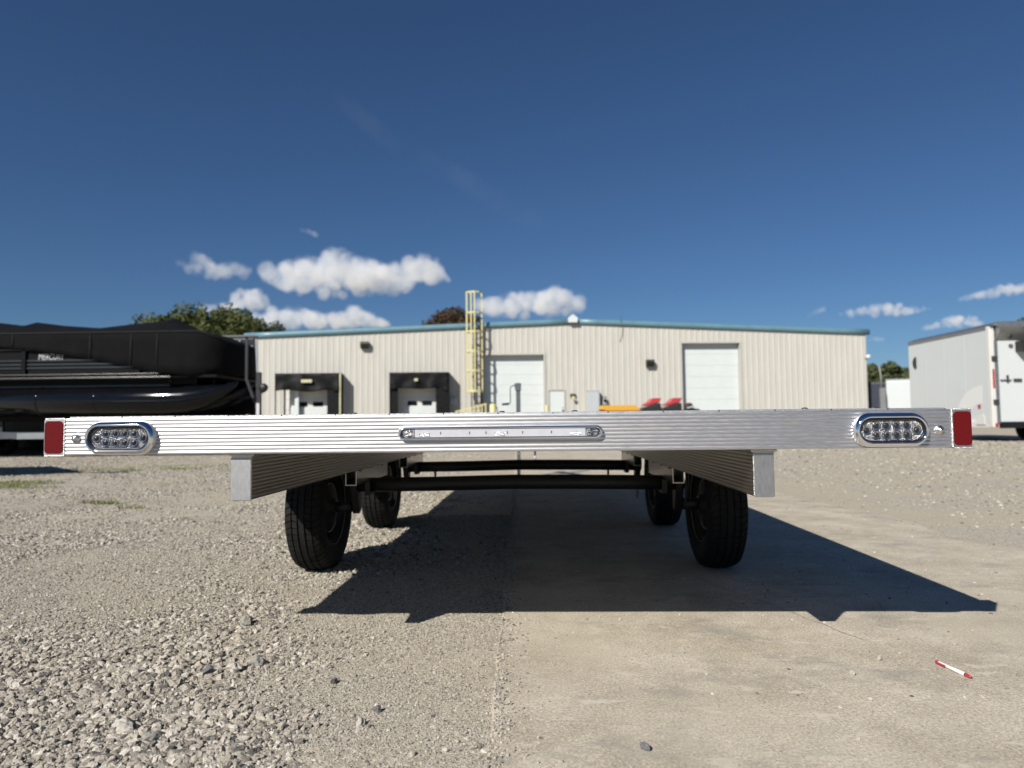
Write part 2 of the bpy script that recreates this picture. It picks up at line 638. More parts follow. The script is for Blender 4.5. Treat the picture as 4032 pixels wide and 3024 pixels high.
TOP = 0.007
g = MB()
ysl = list(np.arange(-3, 0.9, 0.1)) + list(np.arange(0.9, 6, 0.015)) + list(np.arange(6, 9, 0.06)) + list(np.arange(9, 36, 0.5))
rows = []
for y in ysl:
    a, b = slab_left(y), slab_right(y)
    rows.append([(a, y, -0.06), (a, y, 0.001), (a + 0.012 + 0.006 * mnoise.noise((y * 17, 9.3, 0)), y, TOP)] + [(a + (b - a) * t, y, TOP) for t in (0.25, 0.5, 0.75)] + [(b - 0.25, y, TOP), (b, y, -0.004)])
g.rings(rows, False, False, False)
tag(g.build('concrete_pavement', CONCRETE), 'dusty tan concrete drive under the right side of the trailer', None, None, 'structure')

pave = bpy.data.objects['concrete_pavement']
CRACK = M('crack_dirt', (0.29, 0.262, 0.215), 0.95, 0, 0.3, 30)


def crack(pts, wd, seed):
    rows = []
    P_ = []
    for (xa, ya), (xb, yb) in zip(pts[:-1], pts[1:]):
        for k in range(24):
            P_.append((xa + (xb - xa) * k / 24, ya + (yb - ya) * k / 24))
    for k, (x, y) in enumerate(P_):
        dx, dy = pts[-1][0] - pts[0][0], pts[-1][1] - pts[0][1]
        L_ = math.hypot(dx, dy)
        nx_, ny_ = -dy / L_, dx / L_
        j = 0.012 * mnoise.noise((k * 0.22, seed, 0)) + 0.006 * mnoise.noise((k * 0.9, seed, 3))
        h_ = wd * (0.35 + 0.65 * abs(mnoise.noise((k * 0.5, seed, 7)))) * min(1, k / 6, (len(P_) - 1 - k) / 6)
        rows.append([(x + nx_ * (j + h_), y + ny_ * (j + h_), TOP + 0.0015), (x + nx_ * (j - h_), y + ny_ * (j - h_), TOP + 0.0015)])
    MB().rings(rows, False, False, False).build('crack', CRACK, pave)


crack([(0.62, 3.6), (0.749, 3.1), (0.939, 2.62), (1.05, 2.28)], 0.0035, 1.5)
crack([(-0.17, 4.15), (1.0, 4.2), (2.4, 4.27)], 0.0022, 8.5)
crack([(0.2, 6.0), (1.2, 5.6), (2.2, 5.45)], 0.006, 4.5)

# ---- crushed stone scattered on the ground (stuff)
def gravel_tree(name, seed, nvar=6, mat=STONE):
    t = bpy.data.node_groups.new(name, 'GeometryNodeTree')
    t.interface.new_socket(name='Geometry', in_out='INPUT', socket_type='NodeSocketGeometry')
    t.interface.new_socket(name='Geometry', in_out='OUTPUT', socket_type='NodeSocketGeometry')
    nd, lk = t.nodes, t.links
    gi, go = nd.new('NodeGroupInput'), nd.new('NodeGroupOutput')
    join = nd.new('GeometryNodeJoinGeometry')
    for k in range(nvar):
        ico = nd.new('GeometryNodeMeshIcoSphere')
        ico.inputs['Radius'].default_value = 0.5
        ico.inputs['Subdivisions'].default_value = 2
        sp = nd.new('GeometryNodeSetPosition')
        nz = nd.new('ShaderNodeTexNoise')
        nz.noise_dimensions = '4D'
        nz.inputs['W'].default_value = seed + k * 7.3
        nz.inputs['Scale'].default_value = 1.7
        nz.inputs['Detail'].default_value = 2.0
        pos = nd.new('GeometryNodeInputPosition')
        lk.new(pos.outputs[0], nz.inputs['Vector'])
        sub = nd.new('ShaderNodeVectorMath')
        sub.operation = 'SUBTRACT'
        sub.inputs[1].default_value = (0.5, 0.5, 0.5)
        lk.new(nz.outputs['Color'], sub.inputs[0])
        mul = nd.new('ShaderNodeVectorMath')
        mul.operation = 'SCALE'
        mul.inputs['Scale'].default_value = 1.25
        lk.new(sub.outputs[0], mul.inputs[0])
        lk.new(ico.outputs[0], sp.inputs[0])
        lk.new(mul.outputs[0], sp.inputs['Offset'])
        ss = nd.new('GeometryNodeSetShadeSmooth')
        ss.inputs['Shade Smooth'].default_value = False
        lk.new(sp.outputs[0], ss.inputs[0])
        sm = nd.new('GeometryNodeSetMaterial')
        sm.inputs['Material'].default_value = mat
        lk.new(ss.outputs[0], sm.inputs[0])
        gt = nd.new('GeometryNodeGeometryToInstance')
        lk.new(sm.outputs[0], gt.inputs[0])
        lk.new(gt.outputs[0], join.inputs[0])
    iop = nd.new('GeometryNodeInstanceOnPoints')
    lk.new(gi.outputs[0], iop.inputs['Points'])
    lk.new(join.outputs[0], iop.inputs['Instance'])
    iop.inputs['Pick Instance'].default_value = True
    ri = nd.new('FunctionNodeRandomValue')
    ri.data_type = 'INT'
    ri.inputs[4].default_value = 0
    ri.inputs[5].default_value = nvar - 1
    lk.new(ri.outputs[2], iop.inputs['Instance Index'])
    for nm, key in (('rot', 'Rotation'), ('siz', 'Scale')):
        na = nd.new('GeometryNodeInputNamedAttribute')
        na.data_type = 'FLOAT_VECTOR'
        na.inputs['Name'].default_value = nm
        lk.new(na.outputs[0], iop.inputs[key])
    lk.new(iop.outputs[0], go.inputs[0])
    return t


def scatter(name, pts, size, label, seed, squash=0.65):
    pts = np.asarray(pts, float)
    n = len(pts)
    me = bpy.data.meshes.new(name)
    me.vertices.add(n)
    siz = np.stack([size * rng.uniform(0.8, 1.35, n), size * rng.uniform(0.75, 1.2, n), size * squash * rng.uniform(0.7, 1.2, n)], 1)
    pts = pts.copy()
    pts[:, 2] += siz[:, 2] * rng.uniform(0.05, 0.3, n)
    me.vertices.foreach_set('co', pts.astype(np.float32).ravel())
    a = me.attributes.new('siz', 'FLOAT_VECTOR', 'POINT')
    a.data.foreach_set('vector', siz.astype(np.float32).ravel())
    rot = np.stack([rng.normal(0, 0.35, n), rng.normal(0, 0.35, n), rng.uniform(0, 6.28, n)], 1)
    a = me.attributes.new('rot', 'FLOAT_VECTOR', 'POINT')
    a.data.foreach_set('vector', rot.astype(np.float32).ravel())
    me.materials.append(STONE)
    o = bpy.data.objects.new(name, me)
    col.objects.link(o)
    md = o.modifiers.new('stones', 'NODES')
    md.node_group = gravel_tree(name + '_nodes', seed)
    return tag(o, label, None, None, 'stuff')


def fnoise(x, y, s, o):
    """cheap smooth value noise on arrays"""
    gx, gy = x * s + o, y * s + o * 1.7
    ix, iy = np.floor(gx).astype(int), np.floor(gy).astype(int)
    fx, fy = gx - ix, gy - iy
    fx, fy = fx * fx * (3 - 2 * fx), fy * fy * (3 - 2 * fy)
    def h(a, b):
        q = np.sin(a * 127.1 + b * 311.7 + o) * 43758.5453
        return q - np.floor(q)
    return (h(ix, iy) * (1 - fx) + h(ix + 1, iy) * fx) * (1 - fy) + (h(ix, iy + 1) * (1 - fx) + h(ix + 1, iy + 1) * fx) * fy


def gravel_field(y0, y1, xl, dens, smin, smax, margin=0.0):
    """points left of the concrete edge between two lines across the yard"""
    A = abs(xl) * (y1 - y0)
    n = int(A * dens)
    x = rng.uniform(xl, 0.0, n)
    y = rng.uniform(y0, y1, n)
    edge = np.array([slab_left(v) for v in np.linspace(y0, y1, 200)])
    e = np.interp(y, np.linspace(y0, y1, 200), edge)
    d = e - x                                      # distance from the concrete edge
    pn = 0.6 * fnoise(x, y, 1.7, 3.3) + 0.4 * fnoise(x, y, 5.1, 8.8)
    dusty = np.clip((0.85 + 0.5 * (fnoise(x, y, 1.2, 6.1) - 0.5) - d) / 0.6, 0, 1)        # thinner towards the concrete
    keep = rng.uniform(0, 1, n) < np.clip(2.6 * pn - 0.42 - 0.8 * dusty, 0.03, 1)
    keep &= (d > margin)
    keep &= np.abs(x) < (0.95 * y + 0.6)
    x, y, pn, d, dusty = x[keep], y[keep], pn[keep], d[keep], dusty[keep]
    m = len(x)
    u = rng.uniform(0, 1, m)
    coarse = np.clip((0.65 * fnoise(x, y, 1.1, 9.4) + 0.35 * fnoise(x, y, 3.4, 2.6) - 0.29) * 2.8, 0, 1)
    s = smin * (0.5 + 0.38 * coarse) + (smax - smin) * u ** (6.5 - 3.0 * coarse) * (0.38 + 0.5 * coarse)
    s *= 1 - 0.35 * dusty
    return np.stack([x, y, np.zeros(m)], 1), s


P, S_ = [], []
for a in ((1.0, 1.9, -2.3, 30000, 0.0055, 0.034), (1.9, 2.8, -3.2, 24000, 0.006, 0.034), (2.8, 4.4, -4.8, 12000, 0.0075, 0.03), (4.4, 7.0, -7.2, 3200, 0.011, 0.03), (7.0, 12.0, -12, 1100, 0.016, 0.036), (12.0, 20.0, -13, 320, 0.02, 0.045), (20.0, 34.0, -14, 90, 0.03, 0.06)):
    p_, s_ = gravel_field(*a)
    P.append(p_)
    S_.append(s_)
def fines(y0, y1, xl, n, s0, s1):
    x = rng.uniform(xl, 0, n)
    y = rng.uniform(y0, y1, n)
    e = np.interp(y, np.linspace(0, 8, 300), [slab_left(v) for v in np.linspace(0, 8, 300)])
    k = (x < e + 0.01) & (rng.uniform(0, 1, n) < 0.35 + 1.0 * fnoise(x, y, 2.9, 2.2))
    x, y = x[k], y[k]
    return np.stack([x, y, np.zeros(len(x))], 1), s0 + (s1 - s0) * rng.uniform(0, 1, len(x)) ** 2.5


for a in ((1.0, 2.0, -2.3, 110000, 0.0022, 0.006), (2.0, 3.2, -3.4, 90000, 0.0028, 0.007), (3.2, 5.5, -3.0, 45000, 0.004, 0.009)):
    p_, s_ = fines(*a)
    P.append(p_)
    S_.append(s_)
scatter('gravel', np.concatenate(P), np.concatenate(S_), 'loose grey and cream crushed stone left of the concrete', 1.0)

# gravel past the right edge of the concrete
n = 60000
x = rng.uniform(1.9, 16, n)
y = 3.2 + 24 * rng.uniform(0, 1, n) ** 1.7
e = np.array([slab_right(v) for v in y])
pn = 0.6 * fnoise(x, y, 1.1, 5.5) + 0.4 * fnoise(x, y, 3.7, 1.2)
keep = (rng.uniform(0, 1, n) < np.clip((x - e) * 1.1, 0, 1) * np.clip(2.4 * pn - 0.45, 0.1, 1))
scatter('gravel_verge', np.stack([x, y, np.zeros(n)], 1)[keep], ((0.009 + 0.018 * rng.uniform(0, 1, n) ** 3.5) * (0.7 + 0.06 * y))[keep], 'thin crushed stone spread over the dusty ground right of the concrete', 40.0)

# grit lying on the concrete: thick along the edge, sparse elsewhere
n = 3600
y = 1.0 + 6.5 * rng.uniform(0, 1, n) ** 1.5
e = np.array([slab_left(v) for v in y])
x1 = e + rng.exponential(0.032, n) + 0.004
n2 = 7000
y2 = 1.0 + 6.0 * rng.uniform(0, 1, n2) ** 1.3
x2 = rng.uniform(-0.1, 3.0, n2)
e2 = np.array([slab_left(v) for v in y2])
k2 = (x2 > e2 + 0.02) & (fnoise(x2, y2, 2.3, 4.4) + 0.35 * rng.uniform(0, 1, n2) > 0.55)
pts = np.concatenate([np.stack([x1, y, np.full(n, TOP)], 1), np.stack([x2, y2, np.full(n2, TOP)], 1)[k2]])
sz = np.concatenate([0.003 + 0.006 * rng.uniform(0, 1, n) ** 2, (0.0025 + 0.009 * rng.uniform(0, 1, n2) ** 5)[k2]])
scatter('grit', pts, sz, 'fine grit and small stone chips lying on the concrete', 80.0, 0.7)


# ---- single larger stones
def stone_mesh(name, seed, mat):
    bm = bmesh.new()
    bmesh.ops.create_icosphere(bm, subdivisions=3, radius=0.5)
    for v in bm.verts:
        q = v.co * 2.1 + Vector((seed * 3.7, seed, 0))
        d = mnoise.noise(q) * 0.28 + mnoise.noise(q * 2.6) * 0.10
        c = mnoise.cell(v.co * 1.6 + Vector((seed, 0, 0))) * 0.10
        v.co += v.co.normalized() * (d + c)
    me = bpy.data.meshes.new(name)
    bm.to_mesh(me)
    bm.free()
    me.materials.append(mat)
    return me


PALE_ROCK = stone_mat('pale_limestone_lump', False, (0.50, 0.475, 0.42))
MID_ROCK = stone_mat('grey_limestone_lump', False, (0.33, 0.315, 0.285))
DARK_ROCK = stone_mat('dark_grey_stone', False, (0.17, 0.168, 0.175))
for k, (x, y, z, s, mt, lab) in enumerate([
    (-0.975, 1.675, 0, 0.042, PALE_ROCK, 'large pale upright stone low in the gravel, biggest one left of centre'),
    (-0.873, 1.615, 0, 0.037, MID_ROCK, 'large grey rounded stone in the gravel beside the biggest pale one'),
    (-0.879, 2.066, 0, 0.036, PALE_ROCK, 'pale lump of stone in the gravel pile behind the two biggest stones'),
    (-0.952, 2.045, 0, 0.030, DARK_ROCK, 'dark grey stone beside the pale lump in the gravel pile'),
    (-1.038, 2.531, 0, 0.044, MID_ROCK, 'grey stone in the gravel close to the shadow of the left beam'),
    (-0.825, 2.114, 0, 0.036, MID_ROCK, 'blocky grey stone right of the pale lump in the gravel pile'),
    (-0.560, 1.97, 0, 0.020, DARK_ROCK, 'flat dark stone where the gravel thins out toward the dust'),
    (-0.40, 1.78, 0, 0.019, DARK_ROCK, 'small dark stone alone on the dusty strip by the concrete edge'),
    (-0.42, 1.70, 0, 0.022, PALE_ROCK, 'small pale stone alone on the dusty strip by the concrete edge'),
    (0.224, 1.568, TOP, 0.020, DARK_ROCK, 'dark grey pebble alone on the concrete near the bottom edge'),
    (0.86, 2.02, TOP, 0.016, PALE_ROCK, 'pale pebble on the concrete to the left of the red and white pen'),
    (0.99, 2.14, TOP, 0.016, PALE_ROCK, 'pale pebble on the concrete just left of the pen cap end'),
]):
    o = inst(stone_mesh('stone', k + 1.3, mt), 'stone', None, (x, y, z + s * 0.22), (0.2 * k, 0.1 * k, k * 1.3), (s * 1.25, s, s * 0.78))
    tag(o, lab, 'stone', 'larger loose stones')

# ---- grass tufts
def grass(name, spots, label):
    vs, fs = [], []
    for (cx_, cy_, rx, ry, n) in spots:
        for _ in range(n):
            r_ = math.sqrt(random.random())
            t = random.random() * 6.283
            bx, by = cx_ + rx * r_ * math.cos(t), cy_ + ry * r_ * math.sin(t)
            h = random.uniform(0.015, 0.05)
            a = random.random() * 6.283
            wd = random.uniform(0.0025, 0.005)
            lx, ly = random.gauss(0, 0.02), random.gauss(0, 0.02)
            o = len(vs)
            dx, dy = math.cos(a) * wd, math.sin(a) * wd
            vs += [(bx - dx, by - dy, 0), (bx + dx, by + dy, 0), (bx + lx * .5 + dx * .7, by + ly * .5 + dy * .7, h * .6), (bx + lx * .5 - dx * .7, by + ly * .5 - dy * .7, h * .6), (bx + lx, by + ly, h)]
            fs += [(o, o + 1, o + 2, o + 3), (o + 3, o + 2, o + 4)]
    me = bpy.data.meshes.new(name)
    me.from_pydata(vs, [], fs)
    me.materials.append(GRASS)
    o = bpy.data.objects.new(name, me)
    col.objects.link(o)
    return tag(o, label, None, None, 'stuff')


GRASS = M('short_grass', (0.19, 0.21, 0.075), 0.7, 0, 0.4, 5)
spots = []
for _ in range(70):
    t = random.random()
    spots.append((-8.0 + 1.7 * t + random.gauss(0, .25), 7.7 + 1.3 * random.random(), 0.2, 0.14, 70))
for _ in range(8):
    spots.append((-4.0 + random.gauss(0, .08), 6.41 + random.gauss(0, .04), 0.09, 0.03, 26))
for _ in range(4):
    spots.append((-3.47 + random.gauss(0, .04), 6.05 + random.gauss(0, .03), 0.06, 0.03, 16))
for _ in range(50):
    spots.append((-5.4 + random.gauss(0, 1.0), 12.2 + random.gauss(0, .5), 0.3, 0.15, 22))
for _ in range(14):
    spots.append((-6.6 + random.gauss(0, .5), 11.2 + random.gauss(0, .15), 0.15, 0.1, 60))
grass('grass', spots, 'patches of short green grass growing through the gravel at left')

# ================================================================== the flatbed trailer
YF = 1.967
TR = empty('flatbed_trailer', (0, 0, 0))
tag(TR, 'bare aluminium flatbed trailer with ribbed rear rail and tandem axles', 'trailer')

# rear cross rail: extruded profile with fine beads
ZB, ZT = 0.6285, 0.7325
prof = [(YF + 0.045, ZB), (YF + 0.0016, ZB)]
nb = 10
pitch_ = (ZT - ZB) / nb
for k in range(nb):
    z0 = ZB + k * pitch_
    for q in np.linspace(0.03, 0.97, 10):
        prof.append((YF + 0.0016 * (2 * q - 1) ** 2, z0 + pitch_ * q))
prof += [(YF + 0.0016, ZT - 0.0001), (YF + 0.045, ZT), (YF + 0.045, ZT - 0.004), (YF + 0.004, ZT - 0.004), (YF + 0.004, ZB + 0.004), (YF + 0.045, ZB + 0.004)]
rail = MB().prism(prof, 'x', -1.331, 1.127)
rail_o = rail.build('rear_rail', ALU_FACE, TR)

def weld(a, b, r, name='weld_bead', n=None, mat=ALU_WELD):
    a, b = Vector(a), Vector(b)
    L = (b - a).length
    n = n or max(4, int(L / (r * 0.9)))
    mb = MB()
    t = (b - a).normalized()
    u = t.orthogonal().normalized()
    q = t.cross(u)
    ringsl = []
    seg = 4
    tot = n * seg
    for i in range(tot + 1):
        p = a + (b - a) * i / tot
        ph = (i % seg) / seg
        rr = r * (0.72 + 0.34 * math.sin(math.pi * ph)) * random.uniform(0.93, 1.07)
        off = u * random.gauss(0, r * .07)
        ringsl.append([p + off + (u * math.cos(k * math.pi / 4) + q * math.sin(k * math.pi / 4)) * rr for k in range(8)])
    mb.rings(ringsl, True, True, True)
    return mb.build(name, mat, TR)


for (x0, x1, xs_, red) in ((-1.392, -1.3315, -1.3315, (-1.3885, -1.3365)), (1.1275, 1.180, 1.1275, (1.1315, 1.1785))):
    cap = MB().prism(rrect(x0, x1, ZB - 0.002, ZT - 0.001, 0.006), 'y', YF + 0.0012, YF + 0.05)
    cap.build('end_cap', ALU_PLATE, TR, bevel=0.002)
    MB().prism(rrect(red[0], red[1], ZB + 0.006, ZT - 0.0065, 0.010), 'y', YF - 0.0004, YF + 0.0016).build('reflector', RED_TAPE, TR)
    weld((xs_, YF + 0.001, ZB), (xs_, YF + 0.001, ZT), 0.0032)
    weld((x0 + 0.003, YF + 0.002, ZB - 0.001), (x1, YF + 0.002, ZB - 0.001), 0.0022)
    weld((x0 + 0.003, YF + 0.002, ZT), (x1, YF + 0.002, ZT), 0.0024)

# bolts
for xb in (-1.297, 1.092):
    b = MB()
    b.lathe([(0.0, -0.0105), (0.0028, -0.0105), (0.0032, -0.0085), (0.006, -0.0085), (0.0075, -0.0070), (0.0078, -0.003), (0.0118, -0.003), (0.0124, -0.001), (0.0124, 0.003)], 'y', (xb, YF - 0.001, 0.676), 28)
    b.build('bolt', STEEL_BOLT, TR)

# oval LED lamps
def tail_lamp(cx_, cz_):
    L, H = 0.204, 0.095
    y = YF
    part = MB()
    part.prism([(cx_ + a, cz_ + b) for a, b in stadium(L - 0.034, H - 0.034)], 'y', y - 0.012, y - 0.002)
    lamp = part.build('tail_lamp', LED_PLATE, TR)
    # chrome bezel: lofted ring of pill outlines
    secs = [(L, H, 0.0), (L, H, -0.006), (L - 0.003, H - 0.003, -0.011), (L - 0.010, H - 0.010, -0.0195), (L - 0.019, H - 0.019, -0.0245), (L - 0.026, H - 0.026, -0.0245), (L - 0.030, H - 0.030, -0.0215), (L - 0.031, H - 0.031, -0.012)]
    rg = [[(cx_ + a, y + d, cz_ + b) for a, b in stadium(l, h, 20)] for l, h, d in secs]
    MB().rings(rg, True, False, True).build('bezel', CHROME, lamp)
    # dark gasket ring
    secs = [(L - 0.0305, H - 0.0305, -0.0150), (L - 0.0335, H - 0.0335, -0.0185), (L - 0.0375, H - 0.0375, -0.0185), (L - 0.040, H - 0.040, -0.0140)]
    rg = [[(cx_ + a, y + d, cz_ + b) for a, b in stadium(l, h, 20)] for l, h, d in secs]
    MB().rings(rg, True, False, True).build('gasket', GASKET, lamp)
    spots_ = [(cx_ - 0.0405 + 0.027 * i, cz_ + sgn * 0.0128) for i in range(4) for sgn in (1, -1)] + [(cx_ - 0.0665, cz_), (cx_ + 0.0665, cz_)]
    for (px, pz) in spots_:
        r_ = 0.0118
        cup = MB()
        cup.lathe([(r_, 0.0), (r_ * 0.99, -0.0022), (r_ * 0.86, -0.0024), (r_ * 0.62, 0.001), (r_ * 0.52, -0.0008), (r_ * 0.48, 0.0015), (0.0, 0.0025)], 'y', (px, y - 0.0125, pz), 22)
        cup.build('led_cup', LED_CUP, lamp)
        eye = MB()
        eye.lathe([(r_ * 0.62, 0.0), (r_ * 0.60, -0.0018), (r_ * 0.40, -0.0036), (r_ * 0.2, -0.0044), (0.0, -0.0046)], 'y', (px, y - 0.0118, pz), 16)
        eye.build('led', LED_EYE, lamp)
    return lamp


tail_lamp(-1.165, 0.6765)
tail_lamp(0.9585, 0.6775)

# identification light bar in the middle
lb = MB()
cx_, cz_, L, H = -0.100, 0.681, 0.566, 0.037
secs = [(L, H, 0.0), (L, H, -0.008), (L - 0.003, H - 0.003, -0.013), (L - 0.009, H - 0.008, -0.0155), (L - 0.015, H - 0.0125, -0.0150), (L - 0.017, H - 0.0145, -0.012)]
rg = [[(cx_ + a, YF + d, cz_ + b) for a, b in stadium(l, h, 16)] for l, h, d in secs]
lb.rings(rg, True, False, True)
bar = lb.build('light_bar', CHROME, TR)
MB().box(cx_ - 0.235, cx_ + 0.235, YF - 0.0125, YF - 0.003, cz_ - 0.0105, cz_ + 0.0105).build('light_strip', BAR_WHITE, bar)
for sx in (-1, 1):
    e = MB()
    o0 = cx_ + sx * 0.2365
    poly = [(o0, cz_ - 0.0108)] + [(cx_ + sx * (0.2575 + 0.0108 * math.cos(t)), cz_ + 0.0108 * math.sin(t)) for t in np.linspace(-math.pi / 2, math.pi / 2, 12)] + [(o0, cz_ + 0.0108)]
    e.prism(poly, 'y', YF - 0.011, YF - 0.003)
    en = e.build('end_lens', LED_PLATE, bar)
    for t in range(8):
        a = t * math.pi / 4 + 0.3
        q = MB()
        q.lathe([(0.0026, 0), (0.002, -0.0018), (0, -0.0026)], 'y', (cx_ + sx * 0.2515 + 0.0068 * math.cos(a), YF - 0.0112, cz_ + 0.0068 * math.sin(a)), 8, smooth=False)
        q.build('facet', LED_CUP if t % 2 else LED_EYE, bar)
for px in (-0.163, -0.083, -0.038, 0.063, 0.021, 0.142):
    MB().box(cx_ + px - 0.0013, cx_ + px + 0.0013, YF - 0.0132, YF - 0.0124, cz_ - 0.003, cz_ + 0.004).build('circuit_mark', BAR_DARK, bar)
for px in (-0.208, 0.0, 0.208):
    MB().box(cx_ + px - 0.014, cx_ + px + 0.014, YF - 0.0134, YF - 0.0124, cz_ - 0.0085, cz_ + 0.001).build('reflector_patch', BAR_MIRROR, bar)

# deck planks, side rails, cross members, screws
DX0, DX1 = -1.322, 1.112
nplank = 16
pw = (DX1 - DX0) / nplank
pl = MB()
pl.box(0, pw - 0.004, YF + 0.006, 8.0, 0.7165, 0.7372)
plm = pl.mesh('deck_plank', ALU_DECK)
for k in range(nplank):
    inst(plm, 'deck_plank', TR, (DX0 + k * pw + 0.002, 0, random.uniform(-0.0006, 0.0006)))
for xa, xb in ((-1.352, -1.3235), (1.1135, 1.142)):
    MB().box(xa, xb, YF + 0.052, 8.0, 0.630, 0.7355).build('side_rail', ALU_BEAM, TR)
cm = MB().box(-1.322, 1.112, 0, 0.05, 0.632, 0.7155).mesh('cross_member', ALU_BEAM)
for k in range(10):
    inst(cm, 'cross_member', TR, (0, 2.55 + 0.6 * k, 0))
scm = MB().lathe([(0.009, 0), (0.0088, 0.003), (0.006, 0.0055), (0.0, 0.006)], 'z', (0, 0, 0), 14).mesh('deck_screw', BROWN_METAL)
for xw, yy in ((-0.86, 2.10), (-0.545, 2.12), (-0.10, 2.10), (0.115, 2.11), (0.045, 2.6), (0.78, 2.09), (0.99, 2.12), (1.035, 2.55), (0.90, 2.5), (-1.05, 2.4), (-0.30, 2.5)):
    inst(scm, 'deck_screw', TR, (xw, yy, 0.7374))

# main beams: ribbed box extrusions
def beam(xa, xb, inner):
    z0, z1 = 0.498, 0.6265
    mb = MB()
    n_ = 12
    p_ = (z1 - z0) / n_
    left, right = [], []
    for k in range(n_):
        for q in np.linspace(0.04, 0.96, 7):
            zz = z0 + (k + q) * p_
            dq = 0.0019 * (2 * q - 1) ** 2
            left.append((xa + dq, zz))
            right.append((xb - dq, zz))
    poly = [(xa + 0.002, z0)] + [(xb - 0.002, z0)] + right + [(xb - 0.002, z1), (xa + 0.002, z1)] + left[::-1]
    mb.prism(poly, 'y', 1.993, 8.0)
    b = mb.build('main_beam', ALU_BEAM, TR)
    MB().prism(rrect(xa - 0.0006, xb + 0.0006, z0 - 0.001, 0.6165, 0.003), 'y', 1.9885, 1.9928).build('beam_end_plate', ALU_PLATE, b, bevel=0.001)
    weld((xa - 0.0002, 1.9925, z0), (xa - 0.0002, 1.9925, 0.6165), 0.0020)
    weld((xb + 0.0002, 1.9925, z0), (xb + 0.0002, 1.9925, 0.6165), 0.0020)
    weld((xa, 1.9925, z0), (xb, 1.9925, z0), 0.0020)
    gx0, gx1 = (xa - 0.002, xb + 0.006) if inner > 0 else (xa - 0.006, xb + 0.012)
    MB().prism([(xa, 0.614), (xb, 0.614), (gx1, 0.628), (gx0, 0.628)], 'y', 1.994, 2.05).build('gusset', ALU_PLATE, b)
    weld((gx0, 1.995, 0.6235), (gx1, 1.995, 0.6235), 0.0035)


beam(-0.863, -0.8065, 1)
beam(0.5995, 0.653, -1)

# axle mounting tubes (hollow rectangles)
def hollow(x0, x1, y0, y1, z0, z1, t):
    mb = MB()
    out = lambda y, k: [(x0 + k, y, z0 + k), (x1 - k, y, z0 + k), (x1 - k, y, z1 - k), (x0 + k, y, z1 - k)]
    mb.rings([out(y0 + 0.31, t), out(y0, t), out(y0, 0), out(y1, 0), out(y1, t), out(y1 - 0.31, t)], True, True, False)
    return mb


for xa, xb in ((-0.8665, -0.8155), (0.6065, 0.6575)):
    for y0, y1 in ((3.21, 3.88), (4.48, 5.11)):
        hollow(xa, xb, y0, y1, 0.430, 0.4975, 0.0035).build('mounting_tube', ALU_BEAM, TR)
        for yy in (3.28, 3.5, 3.75):
            wx = xb if xa < 0 else xa
            wb = MB()
            wb.lathe([(0, -0.03), (0.006, -0.024), (0.0085, -0.01), (0.009, 0.008), (0.006, 0.02), (0, 0.026)], 'y', (wx, yy + (y0 - 3.21), 0.4985), 8)
            wb.build('weld_tack', ALU_WELD, TR)

# axles and wheels
def tyre_mesh():
    Rr, W = 0.302, 0.178
    tw = 0.0705
    prof = []
    grooves = [(-0.046, 0.0062), (-0.016, 0.0085), (0.016, 0.0085), (0.046, 0.0062)]
    pts = [(-tw, 0.0)]
    for gx, gw in grooves:
        pts += [(gx - gw / 2, 0), (gx - gw / 2 + 0.0008, 1), (gx + gw / 2 - 0.0008, 1), (gx + gw / 2, 0)]
    pts.append((tw, 0))
    tread = []
    for x_, gz in pts:
        crown = 0.012 * (abs(x_) / tw) ** 2.6
        tread.append((Rr - crown - (0.0075 if gz else 0), x_, 0 if gz else 1))
    side_r = [(0.2835, 0.0795, 2), (0.268, 0.0862, 2), (0.245, W / 2, 2), (0.222, 0.0875, 2), (0.200, 0.082, 2), (0.186, 0.0755, 2), (0.176, 0.0735, 2), (0.170, 0.069, 2)]
    side_l = [(r, -h, k) for r, h, k in reversed(side_r)]
    prof = side_l + tread + side_r
    nblk = 58
    angs = []
    for b in range(nblk):
        for f_, s_ in ((0.0, 0), (0.80, 0), (0.83, 1), (0.97, 1)):
            angs.append(((b + f_) / nblk * 2 * math.pi, s_))
    mb = MB()
    m_ = len(prof)
    for k, (t, sipe) in enumerate(angs):
        for r, h, kind in prof:
            tt = t + 0.06 * math.sin(h / tw * 2.6) * (1 if kind == 1 else 0)
            rr = r
            if kind == 1 and sipe and abs(h) > 0.014:
                rr -= 0.006
            if kind == 2 and r > 0.28 and sipe:
                rr -= 0.0025
            mb.v.append((h, rr * math.cos(tt), rr * math.sin(tt)))
    n_ = len(angs)
    for k in range(n_):
        k2 = (k + 1) % n_
        for j in range(m_ - 1):
            mb.f.append((k * m_ + j, k * m_ + j + 1, k2 * m_ + j + 1, k2 * m_ + j))
            mb.sm.append(prof[j][2] == 2 and prof[j + 1][2] == 2)
    return mb.mesh('tyre', RUBBER)


